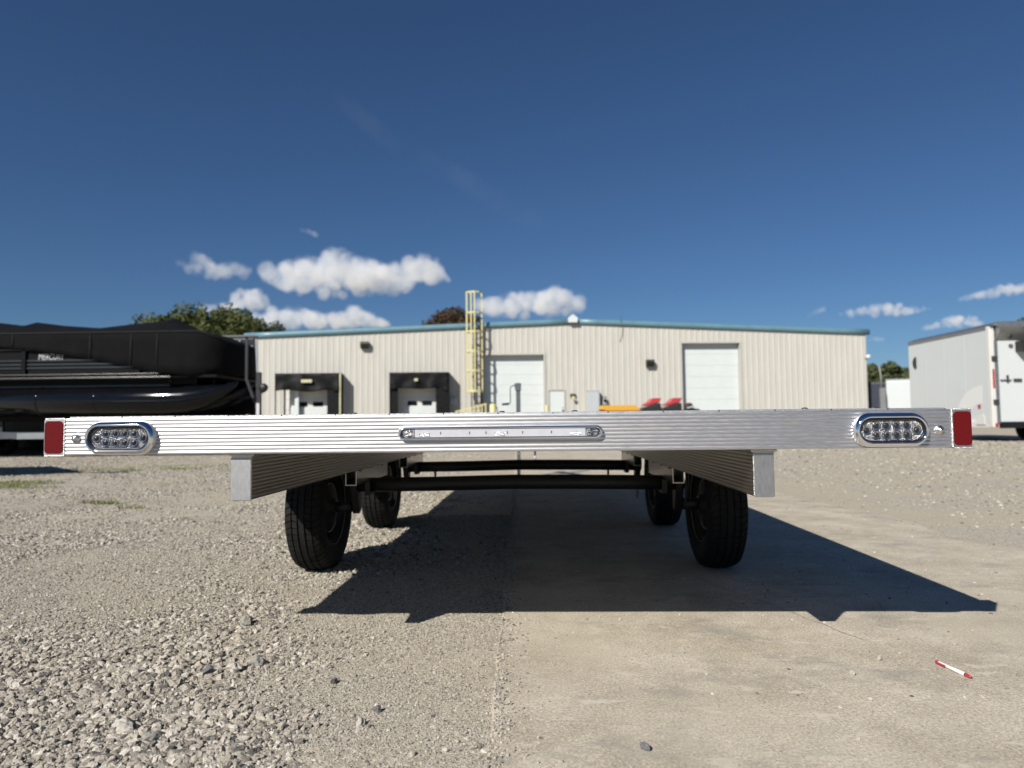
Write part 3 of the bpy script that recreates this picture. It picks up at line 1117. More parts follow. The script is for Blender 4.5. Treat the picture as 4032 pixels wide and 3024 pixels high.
TYRE = tyre_mesh()
rim_prof = [(0.172, -0.070), (0.178, -0.073), (0.180, -0.070), (0.176, -0.062), (0.160, -0.055), (0.152, -0.03), (0.146, 0.0), (0.150, 0.03), (0.165, 0.05), (0.178, 0.066), (0.180, 0.073), (0.174, 0.074)]
RIM_M = MB().lathe(rim_prof, 'x', (0, 0, 0), 56).mesh('rim_barrel', RIM)
LIP_M = MB().lathe([(0.1735, -0.0715), (0.1785, -0.0748), (0.1812, -0.0722), (0.1800, -0.0700)], 'x', (0, 0, 0), 56).mesh('rim_edge', RIM_LIP)
dm = MB()
dm.lathe([(0.150, 0.030), (0.118, 0.046), (0.085, 0.040), (0.060, 0.050), (0.0, 0.052)], 'x', (0, 0, 0), 40)
DISC_M = dm.mesh('wheel_disc', RIM)
hm = MB()
hm.lathe([(0.0, -0.075), (0.045, -0.075), (0.05, -0.055), (0.112, -0.05), (0.116, -0.045), (0.116, 0.012), (0.07, 0.02), (0.05, 0.035)], 'x', (0, 0, 0), 40)
HUB_M = hm.mesh('brake_drum', STEEL_BLACK)
RING_M = MB().lathe([(0.1165, -0.047), (0.1195, -0.049), (0.121, -0.045), (0.1195, -0.040), (0.1165, -0.041)], 'x', (0, 0, 0), 40).mesh('drum_edge', RIM_LIP)
for yc in (3.515, 4.915):
    ax = MB()
    zc = 0.413
    pts_ = [(-0.92, yc, zc - 0.006), (-0.5, yc, zc - 0.003), (-0.13, yc, zc + 0.004), (0.25, yc, zc + 0.001), (0.715, yc, zc - 0.006)]
    ax.tube(pts_, 0.0355, 16)
    ax.build('axle', STEEL_BLACK, TR)
    for xk, sg in ((-0.90, -1), (0.69, 1)):
        h = MB()
        h.prism([(yc - 0.05, zc + 0.01), (yc - 0.03, zc - 0.05), (yc + 0.02, 0.262), (yc + 0.06, 0.275), (yc + 0.06, zc), (yc + 0.02, zc + 0.045)], 'x', xk - 0.018, xk + 0.018)
        h.build('torsion_arm', STEEL_BLACK, TR, bevel=0.006)
        b = MB()
        b.prism([(yc - 0.06, 0.4295), (yc + 0.06, 0.4295), (yc + 0.05, 0.36), (yc - 0.05, 0.36)], 'x', xk - sg * 0.075 - 0.012, xk - sg * 0.075 + 0.012)
        b.build('axle_bracket', STEEL_BLACK, TR)
        c = MB()
        c.prism([(yc - 0.02, 0.378), (yc + 0.02, 0.378), (yc + 0.015, 0.345), (yc - 0.005, 0.335)], 'x', xk - sg * 0.20 - 0.006, xk - sg * 0.20 + 0.006)
        c.build('axle_tab', JACK, TR)
    for xc, sg in ((-1.071, -1), (0.861, 1)):
        wheel = empty('wheel', (xc, yc, 0.298 if sg < 0 else 0.298 + TOP * 0.6), 0, TR)
        s3 = (1, 1, 1) if sg > 0 else (-1, 1, 1)
        rx = random.uniform(0, 6)
        inst(TYRE, 'tyre', wheel, (0, 0, 0), (rx, 0, 0), (1, 1, 1))
        rot = (0, 0, 0) if sg > 0 else (0, 0, math.pi)
        inst(RIM_M, 'rim_barrel', wheel, (0, 0, 0), rot)
        inst(LIP_M, 'rim_edge', wheel, (0, 0, 0), rot)
        inst(DISC_M, 'wheel_disc', wheel, (0, 0, 0), rot)
        inst(HUB_M, 'brake_drum', wheel, (0, 0, 0), rot)
        inst(RING_M, 'drum_edge', wheel, (0, 0, 0), rot)
        sp = MB().tube([(-sg * 0.15, 0.02, 0.0), (-sg * 0.03, 0.02, 0.0)], 0.028, 12)
        sp.build('spindle', STEEL_BLACK, wheel)

# brake wires by the right hand wheel
for k, (dx, dy) in enumerate(((0, 0), (0.018, 0.03))):
    pts_ = [(0.672 + dx, 3.25 + dy, 0.50), (0.676 + dx, 3.26 + dy, 0.42), (0.672 + dx * .5, 3.28 + dy, 0.34), (0.69, 3.33, 0.28)]
    MB().tube(pts_, 0.0028, 6).build('brake_wire', BLACK_PLASTIC, TR)

# tongue, jack
tg = MB()
for sx in (-1, 1):
    tg.bar((-0.105 + sx * 0.70, 7.9, 0.56), (-0.105 + sx * 0.05, 9.25, 0.56), 0.05, 0.10)
tg.build('tongue', ALU_BEAM, TR)
MB().box(-0.155, -0.055, 9.2, 9.45, 0.53, 0.62).build('coupler', JACK, TR, bevel=0.01)
jk = MB()
jk.box(-0.2445, -0.1905, 8.823, 8.877, 0.42, 1.145)
jack = jk.build('tongue_jack', JACK, TR, bevel=0.004)
MB().prism([(-0.252, 1.10), (-0.183, 1.10), (-0.180, 1.197), (-0.258, 1.197), (-0.262, 1.165)], 'y', 8.812, 8.888).build('jack_head', JACK, jack, bevel=0.004)
MB().box(-0.238, -0.197, 8.829, 8.871, 0.02, 0.42).build('jack_leg', JACK, jack)
MB().box(-0.29, -0.145, 8.78, 8.92, 0.013, 0.03).build('jack_foot', JACK, jack)
MB().tube([(-0.255, 8.85, 1.17), (-0.285, 8.85, 1.165), (-0.312, 8.85, 1.15), (-0.316, 8.85, 1.12), (-0.316, 8.85, 0.955), (-0.325, 8.85, 0.942), (-0.345, 8.85, 0.940)], 0.0065, 8).build('crank_arm', JACK, jack)
MB().tube([(-0.335, 8.85, 0.940), (-0.42, 8.85, 0.934)], 0.014, 12).build('crank_grip', BLACK_PLASTIC, jack)
for zz in (0.16, 0.24, 0.32):
    MB().lathe([(0.0, -0.001), (0.007, -0.001), (0.007, 0.002)], 'y', (-0.2175, 8.829, zz), 12).build('pin_hole', TEXT_WHITE, jack)
MB().tube([(-0.016, 8.6, 0.55), (-0.016, 8.6, 0.30)], 0.011, 8).build('safety_cable', BLACK_PLASTIC, TR)
MB().tube([(-0.016, 8.6, 0.305), (-0.016, 8.6, 0.255)], 0.012, 8).build('cable_plug', TEXT_WHITE, TR)

# ================================================================== pen
pen = empty('pen', (1.1485, 2.055, TOP + 0.0052), math.atan2(-0.140, 0.025))
tag(pen, 'white click pen with red clip and red grip lying on the concrete', 'pen')
MB().lathe([(0.0, -0.050), (0.0044, -0.050), (0.0047, -0.048), (0.0050, 0.0), (0.0049, 0.046), (0.0, 0.046)], 'x', (0, 0, 0), 20).build('barrel', PEN_WHITE, pen)
MB().lathe([(0.0, 0.0462), (0.0049, 0.0462), (0.0047, 0.053), (0.0042, 0.063), (0.0022, 0.068), (0.0, 0.068)], 'x', (0, 0, 0), 20).build('grip', PEN_RED, pen)
MB().lathe([(0.0, 0.068), (0.0011, 0.068), (0.0007, 0.0725), (0.0, 0.073)], 'x', (0, 0, 0), 10).build('tip', BLACK_PLASTIC, pen)
MB().lathe([(0.0, -0.0505), (0.0042, -0.0505), (0.0040, -0.060), (0.0034, -0.062), (0.0, -0.062)], 'x', (0, 0, 0), 16).build('push_button', PEN_RED, pen)
MB().box(-0.056, -0.018, -0.0080, -0.0054, -0.0025, 0.0036).build('clip', PEN_RED, pen, bevel=0.001)

# ================================================================== warehouse
WH = empty('warehouse', (0, 38.0, 0), R(3.7))
tag(WH, 'long low beige steel warehouse with teal roof trim behind the trailer', 'building')
WL, WR, RU = -14.9, 18.0, 2.06


def roof_z(u):
    return 5.99 - (u - RU) * 0.0425 if u > RU else 5.99 - (RU - u) * 0.0385


# openings: u0, u1, z0, z1
OPEN = [(-2.74, 0.45, 0.0, 4.32), (7.93, 11.09, 0.0, 4.88), (0.67, 1.57, 0.30, 2.45), (-13.35, -10.5, 0.9, 3.2), (-7.42, -4.85, 0.9, 3.2)]
SLP = lambda u: roof_z(u)


def wall_panel(u0, u1):
    """one ribbed sheet with any openings cut out"""
    bps = [u0, u1]
    ribs = []
    pitch_r = (u1 - u0) / 3
    prof_ = []
    for k in range(3):
        c = u0 + pitch_r * (k + 0.5)
        prof_ += [(c - 0.055, 0.0), (c - 0.022, -0.017), (c + 0.022, -0.017), (c + 0.055, 0.0), (c + 0.12, 0.0), (c + 0.128, -0.006), (c + 0.145, -0.006), (c + 0.153, 0.0)]
    prof_ = [(u0, 0.0)] + [q for q in prof_ if u0 < q[0] < u1] + [(u1, 0.0)]
    us = sorted(set([q[0] for q in prof_] + [e for o in OPEN for e in o[:2] if u0 < e < u1]))
    dep = lambda u: np.interp(u, [q[0] for q in prof_], [q[1] for q in prof_])
    mb = MB()
    for a, b in zip(us[:-1], us[1:]):
        mid = (a + b) / 2
        segs = [(0.0, None)]
        for o in OPEN:
            if o[0] < mid < o[1]:
                segs = ([(0.0, o[2])] if o[2] > 0.05 else []) + [(o[3], None)]
        for z0, z1 in segs:
            za, zb = (SLP(a) if z1 is None else z1), (SLP(b) if z1 is None else z1)
            mb.add([(a, dep(a), z0), (b, dep(b), z0), (b, dep(b), zb), (a, dep(a), za)], [(0, 1, 2, 3)])
    return mb


npan = 36
pwid = (WR - WL) / npan
for k in range(npan):
    wall_panel(WL + k * pwid, WL + (k + 1) * pwid).build('wall_panel', WALL_METAL, WH)
# side walls, back, roof
MB().box(WL - 0.01, WL + 0.05, 0.06, 24, 0, roof_z(WL) - 0.02).build('side_wall', WALL_METAL, WH)
MB().box(WR - 0.05, WR + 0.01, 0.06, 24, 0, roof_z(WR) - 0.02).build('side_wall', WALL_METAL, WH)
MB().box(WL, WR, 23.9, 24, 0, 5.2).build('back_wall', WALL_METAL, WH)
MB().box(WL + .06, WR - .06, 0.6, 0.7, 0, 5.15).build('inner_lining', TRIM_BEIGE, WH)
rf = MB()
for a, b in ((WL - 0.4, RU), (RU, WR + 0.2)):
    rf.prism([(a, roof_z(a) + 0.12), (b, roof_z(b) + 0.12), (b, roof_z(b) + 0.16), (a, roof_z(a) + 0.16)], 'y', 0.02, 24.2)
rf.build('roof', ROOF, WH)
# rounded teal rake trim
for a, b in ((WL - 0.52, RU - 0.003), (RU + 0.003, WR + 0.22)):
    sec = [(0.04, -0.04), (-0.10, -0.03), (-0.15, 0.02), (-0.165, 0.10), (-0.15, 0.19), (-0.10, 0.25), (0.0, 0.275), (0.10, 0.26), (0.10, -0.02)]
    n_ = 13
    rg = []
    for i in range(n_):
        u = a + (b - a) * i / (n_ - 1)
        rg.append([(u, d, roof_z(u) + q) for d, q in sec])
    MB().rings(rg, True, True, True).build('rake_trim', TEAL, WH)
for u in (WL - 0.035, WR + 0.005):
    MB().box(u, u + 0.03, -0.05, 0.058, 0.0, roof_z(u) - 0.05).build('corner_trim', TRIM_BEIGE, WH)
# overhead doors
for (u0, u1, z0, z1) in OPEN[:2]:
    jm = MB()
    jm.box(u0 - 0.10, u0, -0.045, 0.38, 0, z1 + 0.10)
    jm.box(u1, u1 + 0.10, -0.045, 0.38, 0, z1 + 0.10)
    jm.box(u0, u1, -0.045, 0.38, z1, z1 + 0.10)
    jm.build('door_frame', TRIM_BEIGE, WH)
    od = empty('overhead_door', (0, 0, 0), 0, WH)
    ns = 8
    hs_ = (z1 + 0.05) / ns
    for k in range(ns):
        b = MB()
        b.box(u0 + 0.003, u1 - 0.003, 0.302, 0.35, k * hs_ + 0.003, (k + 1) * hs_ - 0.003)
        b.build('door_section', WHITE_DOOR, od)
# personnel door
u0, u1, z0, z1 = OPEN[2]
fr = MB()
fr.box(u0 - 0.02, u0 + 0.05, -0.05, 0.12, z0, z1)
fr.box(u1 - 0.05, u1 + 0.02, -0.05, 0.12, z0, z1)
fr.box(u0 + 0.05, u1 - 0.05, -0.05, 0.12, z1 - 0.06, z1 + 0.02)
fr.build('entry_frame', TRIM_BEIGE, WH)
ed = MB().box(u0 + 0.055, u1 - 0.055, 0.0, 0.05, z0 + 0.01, z1 - 0.065).build('entry_door', WHITE_DOOR, WH)
MB().box(u1 - 0.16, u1 - 0.09, -0.04, 0.001, 1.22, 1.36).build('door_handle', BROWN_METAL, ed)
MB().box(u1 - 0.17, u1 - 0.11, -0.03, 0.001, 1.44, 1.52).build('door_lock', GREY_STEEL, ed)
MB().box(0.0, 2.3, -1.2, -0.06, 0.0, 0.29).build('entry_step', CONCRETE, WH)
# dock doors
for (u0, u1, z0, z1), wins in ((OPEN[3], ((-12.7, -12.12), (-11.83, -11.3))), (OPEN[4], ((-6.84, -6.33), (-6.07, -5.55)))):
    dd = MB().box(u0, u1, 0.10, 0.15, z0, z1).build('dock_door', DOCK_GREY, WH)
    for wa, wb in wins:
        MB().prism(rrect(wa, wb, 1.66, 1.90, 0.06), 'y', 0.085, 0.101).build('door_window', DARK_GLASS, dd)
    MB().box(u0 + 0.35, u1 - 0.3, 0.06, 0.099, 0.9, 1.60).build('sunlit_door_patch', WHITE_DOOR, dd)  # sunlit lower part of the door, put in as a white box
    for q in (1.2, 1.48, 2.05, 2.6):
        MB().box(u0, u1, 0.088, 0.099, q, q + 0.015).build('panel_joint', GREY_STEEL, dd)
# vent cap at the ridge and hanging cable
MB().prism([(1.78, 6.02), (2.27, 6.02), (2.29, 6.26), (2.03, 6.46), (1.77, 6.26)], 'y', -0.30, 0.18).build('ridge_vent_cap', WHITE_DOOR, WH)
MB().tube([(4.62, -0.20, 6.35), (4.63, -0.19, 6.1), (4.72, -0.07, 5.7), (4.70, -0.07, 5.3), (4.55, -0.06, 5.0)], 0.012, 6).build('hanging_cable', BROWN_METAL, WH)
ds = MB().box(-2.97, -2.85, -0.16, -0.06, 0.0, 5.70).build('downspout', BROWN_METAL, WH)


def on_wall(name, u, z=0.0, d=0.0):
    o = empty(name, (0, 0, 0))
    o.matrix_world = Matrix.Translation((0, 38, 0)) @ Matrix.Rotation(R(3.7), 4, 'Z') @ Matrix.Translation((u, -d, z))
    return o


# wall lights
for u, z, lab in ((-9.07, 4.88, 'bronze box wall light high above the two loading docks'), (6.16, 3.80, 'bronze box wall light left of the right hand overhead door')):
    o = on_wall('wall_light', u, z, 0.04)
    tag(o, lab, 'wall light', 'box lights on the warehouse wall')
    MB().prism([(0, -0.19), (-0.20, -0.19), (-0.27, 0.08), (-0.22, 0.19), (0, 0.19)], 'x', -0.22, 0.22).build('housing', BROWN_METAL, o, bevel=0.015)
    MB().prism([(-0.205, -0.17), (-0.262, 0.05), (-0.275, 0.05), (-0.218, -0.17)], 'x', -0.17, 0.17).build('lens', DARK_GLASS, o)
# electrical cabinet and meter, bell, camera light
o = on_wall('electrical_cabinet', 3.05, 0, 0.04)
tag(o, 'pale grey upright electrical cabinet on the wall right of the entry door', 'cabinet')
MB().box(-0.31, 0.31, -0.42, -0.02, 0.25, 2.32).build('housing', GREY_STEEL, o, bevel=0.01)
MB().box(-0.27, 0.27, -0.435, -0.421, 0.35, 2.25).build('cabinet_door', GREY_STEEL, o)
MB().box(-0.32, 0.32, -0.44, -0.02, 2.322, 2.35).build('cabinet_top', GREY_STEEL, o)
o = on_wall('electric_meter', 3.68, 0, 0.04)
tag(o, 'small round electric meter on a pipe beside the grey cabinet', 'meter')
MB().tube([(0.05, -0.06, 0.2), (0.05, -0.06, 2.05)], 0.035, 8).build('conduit', DARK_STEEL, o)
MB().box(-0.10, 0.13, -0.14, -0.06, 1.62, 1.95).build('meter_box', GREY_STEEL, o)
MB().lathe([(0.0, -0.12), (0.07, -0.12), (0.09, -0.08), (0.09, 0.0)], 'y', (0.015, -0.14, 1.82), 16).build('meter_dial', DARK_GLASS, o)
o = on_wall('alarm_bell', 1.99, 2.0, 0.04)
tag(o, 'small tan wall horn between the entry door and the grey cabinet', 'alarm horn')
MB().box(-0.15, 0.15, -0.07, 0.0, 0.0, 0.2).build('horn_box', BROWN_METAL, o, bevel=0.01)
MB().lathe([(0.03, 0.0), (0.05, -0.06), (0.11, -0.14), (0.10, -0.145), (0, -0.1)], 'y', (0, -0.07, -0.04), 16).build('horn_bell', SIGN_TAN, o)
o = on_wall('security_camera', 18.0, 4.03, 0.02)
tag(o, 'small white camera at the right corner of the warehouse', 'camera')
MB().box(-0.05, 0.05, -0.10, 0.0, -0.05, 0.05).build('bracket', WHITE_DOOR, o)
MB().lathe([(0.0, -0.20), (0.09, -0.17), (0.12, -0.10), (0.12, 0.04), (0, 0.06)], 'y', (0.03, -0.15, 0.02), 16).build('housing', WHITE_DOOR, o)


# dock shelters
def shelter(u0, u1, lab, sgn, left_open):
    o = on_wall('dock_shelter', 0, 0, 0.04)
    tag(o, lab, 'dock shelter', 'loading dock shelters')
    D = 0.62
    # top frame and side frames
    MB().box(u0, u1, -D, 0, 3.30, 3.38).build('top_frame', DOCK_FABRIC, o)
    if left_open:
        MB().box(u0, u0 + 0.06, -D, -D + 0.06, 0.6, 3.297).build('side_post', DARK_STEEL, o)
        MB().box(u0 + 0.92, u0 + 1.12, -0.2, -0.05, 0.6, 2.6).build('dock_post', WHITE_DOOR, o)
    else:
        MB().box(u0, u0 + 0.05, -D, 0, 0.6, 3.297).build('side_panel', DOCK_FABRIC, o)
        mb = MB()
        mb.box(u0 + 0.052, u0 + 0.44, -D + 0.05, -D + 0.09, 0.6, 2.75)
        mb.build('side_curtain', DOCK_FABRIC, o)
    MB().box(u1 - 0.05, u1, -D, 0, 0.6, 3.297).build('side_panel', DOCK_FABRIC, o)
    MB().box(u1 - 0.055, u1 + 0.02, -D - 0.05, -D - 0.002, 0.6, 3.36).build('edge_post', SIGN_TAN if left_open else DOCK_FABRIC, o)
    MB().box(u1 - 0.70, u1 - 0.06, -D + 0.04, -D + 0.08, 0.6, 2.75).build('side_curtain', DOCK_FABRIC, o)
    # sagging head curtain
    nx_, nz_ = 40, 12
    rows_ = []
    for j in range(nz_ + 1):
        row = []
        for i in range(nx_ + 1):
            t = i / nx_
            u = u0 + 0.01 + (u1 - u0 - 0.08) * t
            low = 2.46 + 0.05 * math.sin(t * 9) - 0.10 * (1 if t > 0.9 else 0) + 0.10 * math.sin(t * math.pi) * sgn
            z = 3.34 + (low - 3.34) * j / nz_
            d = -D - 0.03 - 0.05 * mnoise.noise((u * 2.2, z * 2.2, 3 + u0)) - 0.03 * math.sin((u * 3 + z * 5)) * t * t - 0.05 * (j / nz_) * math.sin(t * 20)
            row.append((u, d, z))
        rows_.append(row)
    mb = MB().rings(rows_, False, False, True)
    c = mb.build('head_curtain', DOCK_FABRIC, o)
    md = c.modifiers.new('thickness', 'SOLIDIFY')
    md.thickness = 0.012
    return o


o = shelter(-13.63, -10.23, 'left black fabric dock shelter with wide tan plate and open left side', 0, True)
MB().box(-12.23, -11.68, -0.80, -0.76, 2.88, 3.04).build('number_plate', SIGN_TAN, o)
o = shelter(-7.70, -4.58, 'right black fabric dock shelter with small square tan plate', 1, False)
MB().box(-6.38, -6.20, -0.80, -0.76, 2.91, 3.05).build('number_plate', SIGN_TAN, o)
o = on_wall('utility_box', -4.38, 1.85, 0.04)
tag(o, 'small white box on the wall beside the right dock shelter', 'box')
MB().box(-0.18, 0.18, -0.10, 0, -0.15, 0.15).build('housing', WHITE_DOOR, o, bevel=0.01)
MB().box(-0.14, 0.14, -0.112, -0.101, -0.11, 0.11).build('lid', GREY_STEEL, o)
# grey base below docks
o = on_wall('dock_leveller_wall', -9, 0, 0.04)
o.name = 'dock_wall'
tag(o, 'low concrete dock wall under the loading doors', 'dock wall')
MB().box(-5, 5, -0.6, -0.05, 0.0, 0.58).build('wall_body', CONCRETE, o)
for k in range(4):
    MB().box(-4.2 + 2.3 * k, -3.9 + 2.3 * k, -0.7, -0.601, 0.15, 0.55).build('bumper', BLACK_PLASTIC, o)

# caged ladder
o = on_wall('caged_ladder', -3.28, 0, 0.04)
tag(o, 'yellow caged roof ladder standing up above the teal roof edge', 'ladder')
for x_ in (-0.14, 0.36):
    MB().box(x_ - 0.03, x_ + 0.03, -0.24, -0.18, 0.3, 6.9 if x_ < 0 else 6.2).build('stile', DARK_STEEL, o)
rg_ = MB().tube([(-0.11, -0.21, 0), (0.33, -0.21, 0)], 0.013, 6).mesh('rung', DARK_STEEL)
for k in range(19):
    inst(rg_, 'rung', o, (0, 0, 0.5 + 0.31 * k))
hoop_pts = [(-0.16, -0.24), (-0.33, -0.36), (-0.37, -0.62), (-0.22, -0.86), (0.06, -0.93), (0.30, -0.84), (0.45, -0.60), (0.42, -0.36), (0.38, -0.24)]
for zz, w_ in ((2.36, 0.11), (3.44, 0.08), (4.46, 0.08), (5.50, 0.08), (6.50, 0.08), (7.58, 0.08)):
    mb = MB()
    rr_ = []
    for i, (hx, hy) in enumerate(hoop_pts):
        sc_ = 1.04 if w_ > 0.1 else 1.0
        q = Vector((hx - 0.07, hy + 0.5, 0))
        nrm = Vector((q.x, q.y, 0)).normalized() * 0.012
        rr_.append([(hx * sc_ + s * nrm.x, hy * sc_ + s * nrm.y, zz + t) for s, t in ((-1, -w_ / 2), (1, -w_ / 2), (1, w_ / 2), (-1, w_ / 2))])
    mb.rings(rr_, True, True, False)
    mb.build('hoop', YELLOW, o)
for (hx, hy) in ((-0.355, -0.40), (-0.36, -0.62), (-0.12, -0.90), (0.06, -0.945), (0.44, -0.55)):
    MB().box(hx - 0.035, hx + 0.035, hy - 0.010, hy + 0.002, 2.30, 7.62).build('cage_bar', YELLOW, o)
for z_ in (1.6, 3.2, 4.8):
    MB().box(-0.17, -0.10, -0.18, -0.01, z_, z_ + 0.05).build('wall_bracket', DARK_STEEL, o)

# bollards and guard rail
for u, d, zt, r_, lab in ((-2.30, 2.0, 1.66, 0.165, 'thick yellow bollard at the left overhead door'), (0.475, 1.5, 1.57, 0.08, 'thin yellow bollard beside the white entry door')):
    o = on_wall('bollard', u, 0, d)
    tag(o, lab, 'bollard', 'yellow bollards')
    MB().lathe([(r_, 0.0), (r_, zt - 0.06), (r_ * 0.8, zt - 0.015), (0, zt)], 'z', (0, 0, 0), 24).build('post', YELLOW, o)
    MB().lathe([(0, 0.0), (r_ * 1.5, 0.0), (r_ * 1.5, 0.02), (r_ * 1.01, 0.021)], 'z', (0, 0, 0.001), 24).build('base_ring', CONCRETE, o)
o = on_wall('guard_rail', 0, 0, 2.0)
tag(o, 'low yellow stair guard rail rising to the thick bollard', 'guard rail')
MB().bar((-4.2, 0, 1.27), (-2.62, 0, 1.66), 0.06, 0.07).build('top_rail', YELLOW, o)
MB().bar((-4.2, 0, 0.80), (-2.62, 0, 1.20), 0.05, 0.06).build('mid_rail', YELLOW, o)
for k in range(9):
    u = -4.15 + k * 0.185
    MB().box(u - 0.03, u + 0.03, -0.03, 0.03, 0.0, 1.25 + (u + 4.2) * 0.247).build('baluster', YELLOW, o)

# ================================================================== small vehicles by the right door
def small_sled(u, lab):
    o = on_wall('recreational_vehicle', u, 0, 6.0)
    tag(o, lab, 'vehicle', 'red and black recreational vehicles')

    def slab(poly, w_, name, mat, bev=0.03):
        mb = MB().prism(poly, 'y', -w_ / 2, w_ / 2)
        mb.build(name, mat, o, bevel=bev)
    slab([(-0.10, 0.55), (1.0, 0.52), (1.35, 0.75), (1.20, 1.02), (0.62, 1.05), (0.10, 1.02), (-0.06, 0.85)], 0.62, 'lower_body', RED_PAINT, 0.06)
    slab([(0.0, 1.20), (0.05, 1.30), (0.35, 1.36), (0.85, 1.52), (0.93, 1.48), (0.94, 1.20), (1.05, 1.06), (0.1, 1.06)], 0.50, 'saddle', BLACK_PLASTIC, 0.05)
    slab([(0.08, 1.38), (0.16, 1.46), (0.36, 1.56), (0.48, 1.70), (0.62, 1.735), (0.98, 1.73), (0.90, 1.62), (0.87, 1.53), (0.60, 1.46), (0.34, 1.38)], 0.46, 'cowl', RED_PAINT, 0.04)
    for sy in (-0.32, 0.32):
        for xx in (0.12, 1.1):
            MB().lathe([(0.10, -0.09), (0.25, -0.10), (0.28, -0.05), (0.28, 0.05), (0.25, 0.10), (0.10, 0.09)], 'y', (xx, sy, 0.285), 20).build('wheel', RUBBER, o)
    return o


small_sled(4.30, 'red and black recreational vehicle nearest the yellow topped cart')
o = small_sled(5.24, 'red and black recreational vehicle with a grey nose by the right overhead door')
MB().prism([(1.12, 1.08), (1.12, 1.38), (1.22, 1.47), (1.42, 1.48), (1.44, 1.36), (1.80, 1.16), (1.62, 0.95)], 'y', -0.26, 0.26).build('nose', BLACK_PLASTIC, o, bevel=0.04)
MB().prism([(1.14, 1.30), (1.40, 1.36), (1.62, 1.25), (1.58, 1.21), (1.38, 1.30), (1.16, 1.25)], 'y', -0.30, 0.30).build('nose_stripe', GREY_STEEL, o)
MB().box(1.18, 1.36, -0.2, 0.2, 1.475, 1.51).build('nose_cap', RED_PAINT, o)
o = on_wall('utility_cart', 3.37, 0, 6.0)
tag(o, 'low cart with a golden yellow sloped top and red body by the grey cabinet', 'cart')
MB().prism([(-0.90, 1.24), (-0.80, 1.42), (0.62, 1.42), (0.90, 1.20), (0.88, 1.17), (-0.60, 1.17)], 'y', -0.5, 0.5).build('cover', AMBER_YELLOW, o, bevel=0.03)
MB().box(-0.92, 0.86, -0.48, 0.48, 0.45, 1.165).build('body', RED_PAINT, o, bevel=0.03)
for sx in (-0.6, 0.6):
    for sy in (-0.5, 0.5):
        MB().lathe([(0.08, -0.07), (0.22, -0.08), (0.25, -0.04), (0.25, 0.04), (0.22, 0.08), (0.08, 0.07)], 'y', (sx, sy, 0.255), 20).build('wheel', RUBBER, o)

# ================================================================== pontoon boat on its trailer
BT = empty('pontoon_boat', (-10.5, 16.9, 0))
tag(BT, 'black pontoon boat under a black canvas cover at the left', 'boat')
inv = Matrix.Translation((10.5, -16.9, 0))


def bo(mb, name, mat, parent=BT, **k):
    ob = mb.build(name, mat, parent, **k)
    if parent is BT:
        ob.matrix_parent_inverse = inv
    return ob


topx = [(-15.5, 3.22), (-14.2, 3.30), (-13.12, 3.28), (-12.58, 3.21), (-12.39, 3.23), (-12.23, 3.285), (-11.53, 3.19), (-10.65, 3.12), (-9.96, 3.19), (-9.4, 3.235), (-8.77, 3.325), (-8.52, 3.22), (-8.21, 3.05), (-7.96, 2.965), (-7.7, 2.92), (-7.4, 2.83), (-7.05, 2.66), (-6.93, 2.48)]
lowx = [(-15.5, 2.70), (-13.5, 2.62), (-12.17, 2.53), (-11.46, 2.46), (-10.11, 2.24), (-9.23, 2.06), (-8.59, 1.91), (-7.78, 1.85), (-6.93, 1.86)]
xs_ = sorted(set([round(q, 3) for q in np.linspace(-15.5, -6.95, 110)] + [q[0] for q in topx]))
rows_ = []
for x_ in xs_:
    zt = np.interp(x_, [q[0] for q in topx], [q[1] for q in topx])
    zl = np.interp(x_, [q[0] for q in lowx], [q[1] for q in lowx])
    zs = min(2.84, zt - 0.05)
    # plan rounding toward the bow
    tb = max(0.0, (x_ + 8.1) / 1.17)
    hw = 1.24 * math.sqrt(max(0.02, 1 - min(1, tb) ** 4))
    yc = 16.95
    bul = 0.018 * math.sin(x_ * 2.1) + 0.035 * mnoise.noise((x_ * 2.3, 1, 1)) + 0.02 * mnoise.noise((x_ * 6, 2, 1))
    row = []
    for sgn in (1, -1):
        half = []
        for q in (0.0, 0.25, 0.5, 0.75, 1.0):
            half.append((x_, yc - sgn * (hw + bul * (1 - q) - 0.03 * q), zl + (zs - zl) * q + (0.02 * mnoise.noise((x_ * 3, q * 3, sgn)) if q < 1 else 0)))
        half.append((x_, yc - sgn * (hw - 0.06), zs + 0.012))
        for q in (0.3, 0.65):
            half.append((x_, yc - sgn * (hw - 0.06) * (1 - q), zs + (zt - zs) * (q ** 0.85)))
        if sgn == 1:
            row += half + [(x_, yc, zt)]
        else:
            row += half[::-1]
    rows_.append(row)
cv = MB().rings(rows_, False, False, True)
n_ = len(rows_[0])
cv.f.append(tuple(len(cv.v) - n_ + j for j in range(n_)))
cv.sm.append(False)
cov = bo(cv, 'cover', COVER)
sd = cov.modifiers.new('thickness', 'SOLIDIFY')
sd.thickness = 0.012
